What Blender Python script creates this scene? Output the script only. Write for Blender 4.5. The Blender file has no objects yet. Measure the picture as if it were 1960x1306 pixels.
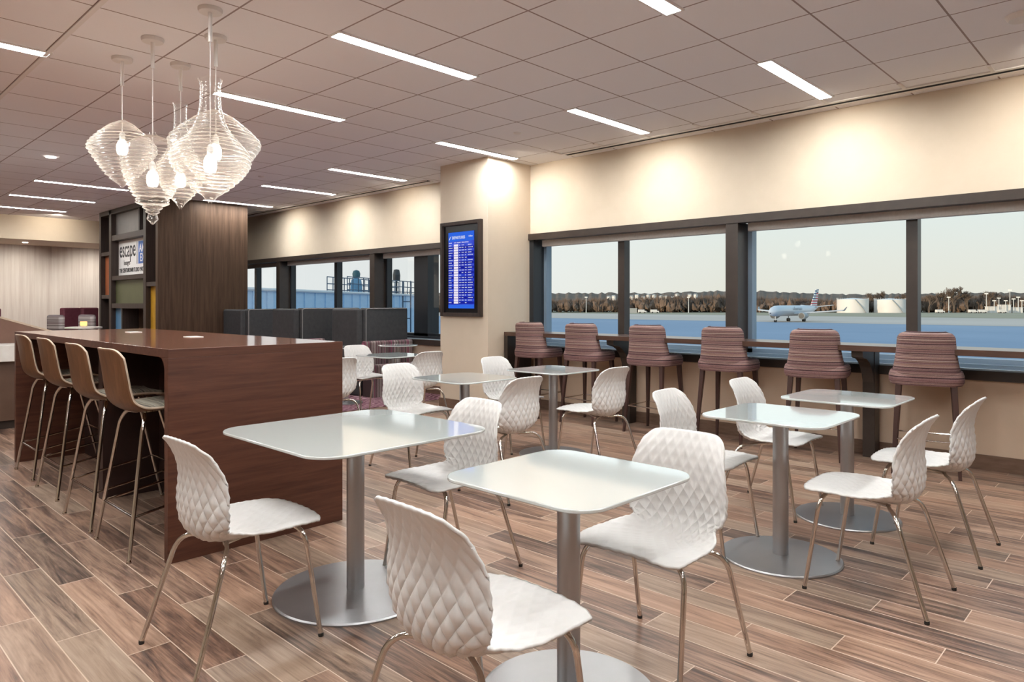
import bpy, math, random
from mathutils import Vector, Matrix

R = math.radians
PI = math.pi
rnd = random.Random(7)
scene = bpy.context.scene
COL = scene.collection

# ------------------------------------------------------------------ camera, sky, exposure
CAM_H = 1.32
YAW = R(43.7)
cam_data = bpy.data.cameras.new('camera')
cam_data.sensor_width = 36.0
cam_data.lens = 36.0 * 1339.0 / 1960.0
cam_data.shift_y = -71.0 / 1960.0
cam_data.clip_start = 0.05
cam_data.clip_end = 6000
cam = bpy.data.objects.new('camera', cam_data)
cam.location = (0, 0, CAM_H)
cam.rotation_euler = (PI / 2, 0, YAW)
COL.objects.link(cam)
scene.camera = cam

scene.view_settings.view_transform = 'Standard'
scene.view_settings.look = 'None'
scene.view_settings.gamma = 1.0
scene.view_settings.use_curve_mapping = False
scene.view_settings.exposure = 0.20
scene.cycles.max_bounces = 10
scene.cycles.diffuse_bounces = 5
scene.cycles.glossy_bounces = 5
scene.cycles.transmission_bounces = 6
scene.cycles.transparent_max_bounces = 24
scene.cycles.sample_clamp_indirect = 6.0
scene.cycles.caustics_reflective = False
scene.cycles.caustics_refractive = False

world = bpy.data.worlds.new('evening_sky')
scene.world = world
world.use_nodes = True
wn = world.node_tree.nodes
wl = world.node_tree.links
wn.clear()
w_out = wn.new('ShaderNodeOutputWorld')
w_bg = wn.new('ShaderNodeBackground')
w_tc = wn.new('ShaderNodeTexCoord')
w_sep = wn.new('ShaderNodeSeparateXYZ')
w_ramp = wn.new('ShaderNodeValToRGB')
e = w_ramp.color_ramp.elements
e[0].position = 0.0
e[0].color = (0.70, 0.67, 0.60, 1)
e[1].position = 1.0
e[1].color = (0.34, 0.55, 0.80, 1)
for p, c in ((0.06, (0.70, 0.70, 0.655)), (0.14, (0.67, 0.735, 0.735)), (0.28, (0.58, 0.72, 0.77)), (0.5, (0.5, 0.70, 0.86))):
    x = w_ramp.color_ramp.elements.new(p)
    x.color = (*c, 1)
wl.new(w_tc.outputs['Generated'], w_sep.inputs[0])
# a paler glow of the sky towards the sunset side (-X)
w_m = wn.new('ShaderNodeMapRange')
w_m.inputs['From Min'].default_value = -0.45
w_m.inputs['From Max'].default_value = -0.85
w_mix = wn.new('ShaderNodeMix')
w_mix.data_type = 'RGBA'
w_mix.inputs['B'].default_value = (0.78, 0.79, 0.80, 1)
wl.new(w_sep.outputs['Z'], w_ramp.inputs[0])
wl.new(w_sep.outputs['X'], w_m.inputs['Value'])
wl.new(w_m.outputs[0], w_mix.inputs['Factor'])
wl.new(w_ramp.outputs[0], w_mix.inputs['A'])
wl.new(w_mix.outputs['Result'], w_bg.inputs['Color'])
w_bg.inputs['Strength'].default_value = 1.04
wl.new(w_bg.outputs[0], w_out.inputs[0])

sun_d = bpy.data.lights.new('low_sun', 'SUN')
sun_d.energy = 2.6
sun_d.color = (1.0, 0.80, 0.58)
sun_d.angle = R(2)
sun = bpy.data.objects.new('low_sun', sun_d)
sun.rotation_euler = Vector((0.25, 1.0, -0.045)).to_track_quat('-Z', 'Y').to_euler()
COL.objects.link(sun)

LIGHT_STRENGTH = 72.0      # linear ceiling lights
BULB_STRENGTH = 26.0

# ------------------------------------------------------------------ materials
MATS = {}


def principled(name, color=(0.8, 0.8, 0.8), rough=0.5, metal=0.0, spec=None, coat=0.0):
    m = bpy.data.materials.new(name)
    m.use_nodes = True
    b = m.node_tree.nodes['Principled BSDF']
    b.inputs['Base Color'].default_value = (*color, 1)
    b.inputs['Roughness'].default_value = rough
    b.inputs['Metallic'].default_value = metal
    if spec is not None:
        b.inputs['Specular IOR Level'].default_value = spec
    if coat:
        b.inputs['Coat Weight'].default_value = coat
        b.inputs['Coat Roughness'].default_value = 0.08
    MATS[name] = m
    return m, m.node_tree.nodes, m.node_tree.links, b


def math_node(n, l, op, a, b=None):
    x = n.new('ShaderNodeMath')
    x.operation = op
    for i, v in enumerate((a, b)):
        if v is None:
            continue
        if isinstance(v, (int, float)):
            x.inputs[i].default_value = v
        else:
            l.new(v, x.inputs[i])
    return x.outputs[0]


def ramp(n, l, src, stops, interp='LINEAR'):
    r = n.new('ShaderNodeValToRGB')
    r.color_ramp.interpolation = interp
    el = r.color_ramp.elements
    el[0].position = stops[0][0]
    el[0].color = (*stops[0][1], 1)
    el[1].position = stops[-1][0]
    el[1].color = (*stops[-1][1], 1)
    for p, c in stops[1:-1]:
        k = el.new(p)
        k.color = (*c, 1)
    l.new(src, r.inputs[0])
    return r.outputs[0]


def noise(n, l, scale, vec=None, detail=3, rough=0.5, dist=0.0):
    t = n.new('ShaderNodeTexNoise')
    t.inputs['Scale'].default_value = scale
    t.inputs['Detail'].default_value = detail
    t.inputs['Roughness'].default_value = rough
    t.inputs['Distortion'].default_value = dist
    if vec is not None:
        l.new(vec, t.inputs['Vector'])
    return t.outputs['Fac']


def mapped(n, l, scale=(1, 1, 1), loc=(0, 0, 0), kind='Object'):
    tc = n.new('ShaderNodeTexCoord')
    mp = n.new('ShaderNodeMapping')
    mp.inputs['Scale'].default_value = scale
    mp.inputs['Location'].default_value = loc
    l.new(tc.outputs[kind], mp.inputs[0])
    return mp.outputs[0]


def add_bump(n, l, b, src, strength=0.2, dist=0.01):
    k = n.new('ShaderNodeBump')
    k.inputs['Strength'].default_value = strength
    k.inputs['Distance'].default_value = dist
    l.new(src, k.inputs['Height'])
    l.new(k.outputs[0], b.inputs['Normal'])


def noisy(name, c1, c2, rough=0.5, scale=4, stretch=(1, 1, 1), metal=0.0, bump=0.0, spec=None, coat=0.0, detail=4):
    m, n, l, b = principled(name, c1, rough, metal, spec, coat)
    v = mapped(n, l, stretch)
    f = noise(n, l, scale, v, detail, 0.6)
    l.new(ramp(n, l, f, [(0.3, c1), (0.7, c2)]), b.inputs['Base Color'])
    if bump:
        add_bump(n, l, b, f, bump)
    return m


def emission(name, color, strength):
    m = bpy.data.materials.new(name)
    m.use_nodes = True
    n = m.node_tree.nodes
    n.clear()
    o = n.new('ShaderNodeOutputMaterial')
    s = n.new('ShaderNodeEmission')
    s.inputs[0].default_value = (*color, 1)
    s.inputs[1].default_value = strength
    m.node_tree.links.new(s.outputs[0], o.inputs[0])
    MATS[name] = m
    return m


def wood(name, dark, light, axis='X', rough=0.4, scale=1.0, spec=0.4, coat=0.0):
    m, n, l, b = principled(name, dark, rough, 0, spec, coat)
    st = {'X': (1.2, 22, 22), 'Y': (22, 1.2, 22), 'Z': (22, 22, 1.2)}[axis]
    v = mapped(n, l, tuple(k * scale for k in st))
    f = noise(n, l, 3.0, v, 6, 0.65, 0.6)
    l.new(ramp(n, l, f, [(0.30, dark), (0.70, light)]), b.inputs['Base Color'])
    add_bump(n, l, b, f, 0.08, 0.004)
    return m


# floor of wood-look plank tiles: 0.156 m rows along X, 0.945 m long, each row shifted by a third
def floor_material():
    m, n, l, b = principled('plank_tile', (0.3, 0.2, 0.14), 0.34, 0, 0.45)
    tc = n.new('ShaderNodeTexCoord')
    sp = n.new('ShaderNodeSeparateXYZ')
    l.new(tc.outputs['Object'], sp.inputs[0])
    ry = math_node(n, l, 'DIVIDE', math_node(n, l, 'SUBTRACT', sp.outputs['Y'], 0.588), 0.156)
    row = math_node(n, l, 'FLOOR', ry)
    fy = math_node(n, l, 'FRACT', ry)
    xs = math_node(n, l, 'SUBTRACT', math_node(n, l, 'ADD', sp.outputs['X'], 3.485), math_node(n, l, 'MULTIPLY', row, 0.315))
    rx = math_node(n, l, 'DIVIDE', xs, 0.945)
    colx = math_node(n, l, 'FLOOR', rx)
    fx = math_node(n, l, 'FRACT', rx)
    cb = n.new('ShaderNodeCombineXYZ')
    l.new(row, cb.inputs[0])
    l.new(colx, cb.inputs[1])
    wnz = n.new('ShaderNodeTexWhiteNoise')
    wnz.noise_dimensions = '2D'
    l.new(cb.outputs[0], wnz.inputs['Vector'])
    # grain in the plank's own frame
    gv = n.new('ShaderNodeCombineXYZ')
    l.new(math_node(n, l, 'MULTIPLY', sp.outputs['X'], 1.5), gv.inputs[0])
    l.new(math_node(n, l, 'MULTIPLY', sp.outputs['Y'], 16.0), gv.inputs[1])
    l.new(math_node(n, l, 'MULTIPLY', wnz.outputs['Value'], 40.0), gv.inputs[2])
    g1 = noise(n, l, 1.0, gv.outputs[0], 6, 0.62, 1.1)
    gv2 = n.new('ShaderNodeCombineXYZ')
    l.new(math_node(n, l, 'MULTIPLY', sp.outputs['X'], 4.0), gv2.inputs[0])
    l.new(math_node(n, l, 'MULTIPLY', sp.outputs['Y'], 110.0), gv2.inputs[1])
    l.new(math_node(n, l, 'MULTIPLY', wnz.outputs['Value'], 40.0), gv2.inputs[2])
    g2 = noise(n, l, 1.0, gv2.outputs[0], 4, 0.6, 0.4)
    mixv = math_node(n, l, 'ADD', math_node(n, l, 'MULTIPLY', g1, 0.66), math_node(n, l, 'MULTIPLY', g2, 0.34))
    mixv = math_node(n, l, 'ADD', mixv, math_node(n, l, 'MULTIPLY', math_node(n, l, 'SUBTRACT', wnz.outputs['Value'], 0.5), 0.16))
    base = ramp(n, l, mixv, [(0.30, (0.050, 0.034, 0.028)), (0.41, (0.140, 0.090, 0.067)), (0.50, (0.262, 0.172, 0.123)),
                             (0.60, (0.365, 0.252, 0.182)), (0.74, (0.46, 0.34, 0.26))])
    # a hue drift between grey-brown and reddish planks
    hue = n.new('ShaderNodeMix')
    hue.data_type = 'RGBA'
    hue.blend_type = 'MULTIPLY'
    hue.inputs['Factor'].default_value = 0.8
    l.new(base, hue.inputs['A'])
    l.new(ramp(n, l, wnz.outputs['Color'], [(0.2, (1.05, 0.97, 0.97)), (0.5, (1.1, 0.93, 0.88)), (0.8, (0.92, 0.95, 0.97))]), hue.inputs['B'])
    # grout
    ey = math_node(n, l, 'LESS_THAN', math_node(n, l, 'MINIMUM', fy, math_node(n, l, 'SUBTRACT', 1.0, fy)), 0.014)
    ex = math_node(n, l, 'LESS_THAN', math_node(n, l, 'MINIMUM', fx, math_node(n, l, 'SUBTRACT', 1.0, fx)), 0.0022)
    gr = math_node(n, l, 'MAXIMUM', ex, ey)
    mx = n.new('ShaderNodeMix')
    mx.data_type = 'RGBA'
    l.new(gr, mx.inputs['Factor'])
    l.new(hue.outputs['Result'], mx.inputs['A'])
    mx.inputs['B'].default_value = (0.58, 0.45, 0.36, 1)
    l.new(mx.outputs['Result'], b.inputs['Base Color'])
    l.new(math_node(n, l, 'ADD', math_node(n, l, 'MULTIPLY', g2, 0.2), 0.27), b.inputs['Roughness'])
    add_bump(n, l, b, math_node(n, l, 'SUBTRACT', g2, math_node(n, l, 'MULTIPLY', gr, 1.5)), 0.12, 0.003)
    return m


def ceiling_material():
    m, n, l, b = principled('ceiling_tile', (0.7, 0.66, 0.65), 0.85, 0, 0.2)
    tc = n.new('ShaderNodeTexCoord')
    sp = n.new('ShaderNodeSeparateXYZ')
    l.new(tc.outputs['Object'], sp.inputs[0])
    rx = math_node(n, l, 'DIVIDE', math_node(n, l, 'ADD', sp.outputs['X'], 4.055), 0.606)
    ry = math_node(n, l, 'DIVIDE', math_node(n, l, 'SUBTRACT', sp.outputs['Y'], 2.505), 0.61)
    fx = math_node(n, l, 'FRACT', rx)
    fy = math_node(n, l, 'FRACT', ry)
    ex = math_node(n, l, 'LESS_THAN', math_node(n, l, 'MINIMUM', fx, math_node(n, l, 'SUBTRACT', 1.0, fx)), 0.010)
    ey = math_node(n, l, 'LESS_THAN', math_node(n, l, 'MINIMUM', fy, math_node(n, l, 'SUBTRACT', 1.0, fy)), 0.010)
    gr = math_node(n, l, 'MAXIMUM', ex, ey)
    mx = n.new('ShaderNodeMix')
    mx.data_type = 'RGBA'
    l.new(gr, mx.inputs['Factor'])
    nz = noise(n, l, 260, tc.outputs['Object'], 2)
    l.new(ramp(n, l, nz, [(0.3, (0.885, 0.875, 0.90)), (0.7, (0.91, 0.90, 0.925))]), mx.inputs['A'])
    mx.inputs['B'].default_value = (0.36, 0.29, 0.28, 1)
    l.new(mx.outputs['Result'], b.inputs['Base Color'])
    add_bump(n, l, b, math_node(n, l, 'SUBTRACT', 1.0, gr), 0.5, 0.01)
    return m


def stripe_material(name, cols, freq, axis='Z', rough=0.85, warp=0.0):
    """fabric woven in uneven stripes along one axis of the object"""
    m, n, l, b = principled(name, cols[0], rough, 0, 0.2)
    tc = n.new('ShaderNodeTexCoord')
    sp = n.new('ShaderNodeSeparateXYZ')
    l.new(tc.outputs['Object'], sp.inputs[0])
    t = math_node(n, l, 'MULTIPLY', sp.outputs[axis], freq)
    w = n.new('ShaderNodeTexNoise')
    w.noise_dimensions = '1D'
    w.inputs['Scale'].default_value = 1.0
    w.inputs['Detail'].default_value = 1.5
    l.new(t, w.inputs['W'])
    k = len(cols)
    stops = [(0.34 + 0.30 * i / (k - 1), cols[i]) for i in range(k)]
    base = ramp(n, l, w.outputs['Fac'], stops, 'CONSTANT')
    fine = noise(n, l, 240, tc.outputs['Object'], 2)
    mx = n.new('ShaderNodeMix')
    mx.data_type = 'RGBA'
    mx.blend_type = 'MULTIPLY'
    mx.inputs['Factor'].default_value = 1.0
    l.new(base, mx.inputs['A'])
    l.new(ramp(n, l, fine, [(0.3, (0.75, 0.75, 0.75)), (0.7, (1.1, 1.1, 1.1))]), mx.inputs['B'])
    l.new(mx.outputs['Result'], b.inputs['Base Color'])
    add_bump(n, l, b, fine, 0.3, 0.002)
    return m


M = {}
M['floor'] = floor_material()
M['ceiling'] = ceiling_material()
M['wall'] = noisy('warm_wall_paint', (0.61, 0.52, 0.415), (0.635, 0.545, 0.44), 0.75, 6, spec=0.25)
M['pillar'] = noisy('pillar_paint', (0.64, 0.535, 0.42), (0.66, 0.555, 0.44), 0.7, 5, spec=0.25)
M['lowwall'] = noisy('lower_wall_paint', (0.60, 0.46, 0.345), (0.63, 0.485, 0.365), 0.7, 5, spec=0.25)
M['trim_metal'] = noisy('dark_bronze', (0.030, 0.021, 0.017), (0.042, 0.030, 0.024), 0.38, 9, spec=0.5)
M['frame_black'] = principled('black_window_frame', (0.014, 0.016, 0.020), 0.35, 0.0, 0.5)[0]
M['frame_skylit'] = principled('window_metal_sky_sheen', (0.20, 0.27, 0.35), 0.3, 0.2)[0]  # blue reflection of the sky painted into the metal's base colour
M['baseboard'] = noisy('baseboard_brown', (0.13, 0.075, 0.05), (0.19, 0.115, 0.08), 0.45, 8, (1, 1, 6))
M['ledge'] = wood('ledge_wood', (0.060, 0.030, 0.021), (0.105, 0.055, 0.038), 'X', 0.3, 0.5, 0.4, coat=0.2)
M['blind'] = noisy('blind_fabric', (0.52, 0.48, 0.45), (0.60, 0.56, 0.53), 0.8, 40)
M['sill'] = principled('sill_metal_skylit', (0.50, 0.58, 0.68), 0.25, 0.3)[0]  # blue skylight falling on the sill is put into its colour
M['plastic'] = principled('white_shell', (0.68, 0.66, 0.645), 0.38, 0, 0.5)[0]
M['chrome'] = principled('chrome', (0.62, 0.575, 0.53), 0.08, 1.0)[0]
M['rubber'] = principled('black_rubber', (0.02, 0.018, 0.016), 0.6)[0]
M['glasswhite'] = principled('white_back_painted_glass', (0.58, 0.615, 0.605), 0.04, 0, 0.9, 0.8)[0]
M['steel'] = noisy('brushed_steel', (0.40, 0.40, 0.41), (0.45, 0.45, 0.46), 0.36, 3, (1, 1, 1), metal=0.9)
M['plate'] = principled('dark_plate', (0.05, 0.05, 0.05), 0.5)[0]
M['island_side'] = wood('island_walnut_side', (0.060, 0.021, 0.013), (0.125, 0.047, 0.028), 'Y', 0.42, 0.5, coat=0.0)
M['island_top'] = wood('island_walnut_top', (0.19, 0.075, 0.045), (0.30, 0.13, 0.085), 'X', 0.13, 0.5, 0.6, coat=0.5)
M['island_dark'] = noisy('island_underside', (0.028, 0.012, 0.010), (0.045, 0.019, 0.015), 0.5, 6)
M['walnut'] = wood('walnut_column', (0.046, 0.026, 0.016), (0.095, 0.056, 0.036), 'Z', 0.55, 0.35, 0.15)
M['walnut_dark'] = wood('walnut_frame', (0.025, 0.016, 0.013), (0.05, 0.032, 0.026), 'Z', 0.5, 0.5)
M['plywood'] = wood('walnut_plywood', (0.105, 0.045, 0.021), (0.19, 0.090, 0.044), 'Z', 0.4, 0.5, 0.35)
M['plyedge'] = noisy('pale_plywood_edge', (0.55, 0.43, 0.32), (0.65, 0.52, 0.40), 0.5, 30)
M['cushion'] = stripe_material('striped_seat_fabric', [(0.30, 0.26, 0.20), (0.10, 0.08, 0.065), (0.46, 0.42, 0.34), (0.14, 0.12, 0.10), (0.38, 0.33, 0.25)], 110, 'Y')
M['stripes'] = stripe_material('mauve_striped_fabric', [(0.025, 0.012, 0.018), (0.20, 0.10, 0.115), (0.34, 0.215, 0.175), (0.035, 0.015, 0.022),
                                                        (0.36, 0.22, 0.18), (0.24, 0.12, 0.14), (0.50, 0.38, 0.32), (0.05, 0.022, 0.03), (0.56, 0.45, 0.40), (0.2, 0.10, 0.11)], 120, 'Z')
M['legwood'] = noisy('dark_stained_leg', (0.038, 0.017, 0.014), (0.065, 0.030, 0.024), 0.35, 6, (1, 1, 0.2))
M['charcoal'] = noisy('charcoal_upholstery', (0.034, 0.034, 0.037), (0.050, 0.049, 0.051), 0.75, 20)
M['piping'] = principled('grey_piping', (0.22, 0.21, 0.21), 0.6)[0]
M['benchfab'] = stripe_material('patterned_bench_fabric', [(0.06, 0.04, 0.04), (0.62, 0.56, 0.52), (0.06, 0.04, 0.04), (0.30, 0.09, 0.15), (0.03, 0.025, 0.022), (0.62, 0.56, 0.50), (0.08, 0.06, 0.06)], 60, 'Y')
M['maroon'] = noisy('maroon_upholstery', (0.13, 0.028, 0.045), (0.17, 0.04, 0.06), 0.7, 20)
M['greystripe'] = stripe_material('grey_striped_fabric', [(0.16, 0.13, 0.13), (0.5, 0.46, 0.45), (0.28, 0.22, 0.23), (0.6, 0.57, 0.56)], 30, 'Z')
M['whitestone'] = noisy('white_quartz', (0.74, 0.70, 0.66), (0.80, 0.77, 0.73), 0.3, 15)
M['counterbrown'] = noisy('brown_counter', (0.085, 0.045, 0.028), (0.115, 0.063, 0.04), 0.5, 4)
M['slopebrown'] = noisy('brown_laminate', (0.165, 0.085, 0.06), (0.20, 0.105, 0.075), 0.5, 4)
M['white'] = principled('white_paint', (0.80, 0.77, 0.75), 0.5)[0]
M['lamp'] = emission('lit_diffuser', (0.955, 0.985, 0.97), LIGHT_STRENGTH)
M['bulb'] = emission('lit_bulb', (1.0, 0.87, 0.70), BULB_STRENGTH)
M['spotlamp'] = emission('lit_downlight', (1.0, 0.9, 0.78), 8.0)
M['candle'] = emission('lit_amber', (1.0, 0.55, 0.2), 1.6)
M['black'] = principled('black_glossy', (0.006, 0.006, 0.008), 0.2)[0]
M['slot'] = principled('slot_black', (0.004, 0.004, 0.004), 0.9)[0]


def screen_material():
    m, n, l, b = principled('lit_blue_screen', (0.01, 0.01, 0.05), 0.25)
    tc = mapped(n, l, (3, 3, 3))
    f = noise(n, l, 1.2, tc, 1)
    b.inputs['Emission Strength'].default_value = 0.85
    l.new(ramp(n, l, f, [(0.35, (0.008, 0.02, 0.42)), (0.65, (0.02, 0.07, 0.62))]), b.inputs['Emission Color'])
    return m


M['screen'] = screen_material()
M['screen_head'] = emission('lit_blue_header', (0.03, 0.13, 0.72), 0.9)
M['screen_row'] = emission('lit_blue_row', (0.012, 0.018, 0.33), 0.85)
M['screen_white'] = emission('lit_white_text', (0.75, 0.80, 0.95), 0.8)
M['screen_cell'] = emission('lit_white_cell', (0.86, 0.80, 0.88), 0.9)


def wallpaper():
    m, n, l, b = principled('reeded_wallpaper', (0.6, 0.55, 0.5), 0.8, 0, 0.2)
    v = mapped(n, l, (1, 14, 0.5))
    f = noise(n, l, 1.0, v, 5, 0.7)
    l.new(ramp(n, l, f, [(0.3, (0.55, 0.49, 0.45)), (0.5, (0.64, 0.59, 0.54)), (0.7, (0.70, 0.66, 0.61))]), b.inputs['Base Color'])
    return m


M['wallpaper'] = wallpaper()


def carpet():
    m, n, l, b = principled('plum_carpet', (0.15, 0.05, 0.09), 0.95, 0, 0.1)
    v = mapped(n, l, (1, 1, 1))
    w = n.new('ShaderNodeTexWave')
    w.inputs['Scale'].default_value = 5.0
    w.inputs['Distortion'].default_value = 12.0
    w.inputs['Detail'].default_value = 2.0
    l.new(v, w.inputs['Vector'])
    l.new(ramp(n, l, w.outputs['Fac'], [(0.25, (0.10, 0.035, 0.055)), (0.5, (0.24, 0.07, 0.12)), (0.8, (0.40, 0.26, 0.28))]), b.inputs['Base Color'])
    return m


M['carpet'] = carpet()


def window_glass():
    m = bpy.data.materials.new('window_glass')
    m.use_nodes = True
    n = m.node_tree.nodes
    l = m.node_tree.links
    n.clear()
    o = n.new('ShaderNodeOutputMaterial')
    mx = n.new('ShaderNodeMixShader')
    fr = n.new('ShaderNodeFresnel')
    fr.inputs['IOR'].default_value = 1.35
    t = n.new('ShaderNodeBsdfTransparent')
    t.inputs[0].default_value = (0.97, 0.99, 0.98, 1)
    g = n.new('ShaderNodeBsdfGlossy')
    g.inputs['Roughness'].default_value = 0.02
    l.new(math_node(n, l, 'MULTIPLY', fr.outputs[0], 0.14), mx.inputs[0])
    l.new(t.outputs[0], mx.inputs[1])
    l.new(g.outputs[0], mx.inputs[2])
    l.new(mx.outputs[0], o.inputs[0])
    MATS['window_glass'] = m
    return m


M['glass'] = window_glass()


def pendant_glass():
    m = bpy.data.materials.new('blown_glass')
    m.use_nodes = True
    n = m.node_tree.nodes
    l = m.node_tree.links
    n.clear()
    o = n.new('ShaderNodeOutputMaterial')
    lw = n.new('ShaderNodeLayerWeight')
    lw.inputs['Blend'].default_value = 0.42
    t = n.new('ShaderNodeBsdfTransparent')
    t.inputs[0].default_value = (0.97, 0.965, 0.955, 1)
    g = n.new('ShaderNodeBsdfGlossy')
    g.inputs['Roughness'].default_value = 0.06
    g.inputs['Color'].default_value = (1, 0.98, 0.95, 1)
    tr = n.new('ShaderNodeBsdfTranslucent')
    tr.inputs[0].default_value = (0.95, 0.92, 0.88, 1)
    m1 = n.new('ShaderNodeMixShader')
    m1.inputs[0].default_value = 0.45
    l.new(g.outputs[0], m1.inputs[1])
    l.new(tr.outputs[0], m1.inputs[2])
    m2 = n.new('ShaderNodeMixShader')
    fac = n.new('ShaderNodeMapRange')
    fac.inputs['From Min'].default_value = 0.25
    fac.inputs['From Max'].default_value = 0.85
    fac.inputs['To Min'].default_value = 0.08
    fac.inputs['To Max'].default_value = 0.95
    l.new(lw.outputs['Facing'], fac.inputs[0])
    l.new(fac.outputs[0], m2.inputs[0])
    l.new(t.outputs[0], m2.inputs[1])
    l.new(m1.outputs[0], m2.inputs[2])
    l.new(m2.outputs[0], o.inputs[0])
    MATS['blown_glass'] = m
    return m


M['pendant'] = pendant_glass()

# outside
M['apron'] = noisy('shaded_apron_concrete', (0.25, 0.32, 0.43), (0.31, 0.38, 0.49), 0.8, 0.03, detail=6)  # blue of the terminal's shade painted into the concrete
M['sunlit_far_apron'] = noisy('sunlit_taxiway', (0.60, 0.48, 0.40), (0.68, 0.55, 0.46), 0.85, 0.03, (0.3, 1, 1))  # tan of low sunlight on the far ground painted into its colour
M['sunlit_grass'] = noisy('sunlit_dry_grass', (0.36, 0.30, 0.19), (0.46, 0.38, 0.26), 0.9, 0.05)  # sunlit tan put into the colour of the farthest ground
M['woods'] = noisy('winter_woods', (0.10, 0.072, 0.058), (0.26, 0.165, 0.115), 0.95, 0.055, (1, 1, 2.5), detail=8)
M['woods2'] = noisy('far_hill', (0.12, 0.088, 0.068), (0.21, 0.145, 0.105), 0.95, 0.03, (1, 1, 3), detail=8)
M['bark'] = noisy('bare_branches', (0.12, 0.085, 0.065), (0.22, 0.15, 0.11), 0.9, 0.6)
M['tank'] = noisy('tank_white', (0.80, 0.74, 0.70), (0.86, 0.80, 0.76), 0.6, 0.2)
M['plane_white'] = principled('aircraft_silver', (0.62, 0.64, 0.68), 0.3, 0.2)[0]
M['plane_dark'] = principled('aircraft_dark', (0.03, 0.035, 0.04), 0.3)[0]
M['plane_grey'] = principled('aircraft_grey', (0.34, 0.36, 0.38), 0.4)[0]
M['red'] = principled('tail_red', (0.55, 0.05, 0.08), 0.4)[0]
M['navy'] = principled('tail_blue', (0.05, 0.12, 0.22), 0.4)[0]
M['bridge'] = noisy('jet_bridge_paint', (0.44, 0.62, 0.80), (0.52, 0.69, 0.86), 0.5, 1.5, (1, 1, 4))
M['bridge_rail'] = principled('rail_paint', (0.09, 0.13, 0.18), 0.5)[0]
M['unit_blue'] = noisy('unit_blue', (0.16, 0.32, 0.46), (0.22, 0.42, 0.58), 0.5, 3)
M['unit_teal'] = noisy('unit_teal', (0.03, 0.10, 0.13), (0.05, 0.16, 0.18), 0.5, 6)
M['shed'] = principled('shed_grey', (0.45, 0.44, 0.42), 0.7)[0]
M['facade'] = principled('terminal_facade', (0.4, 0.38, 0.36), 0.8)[0]


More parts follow.
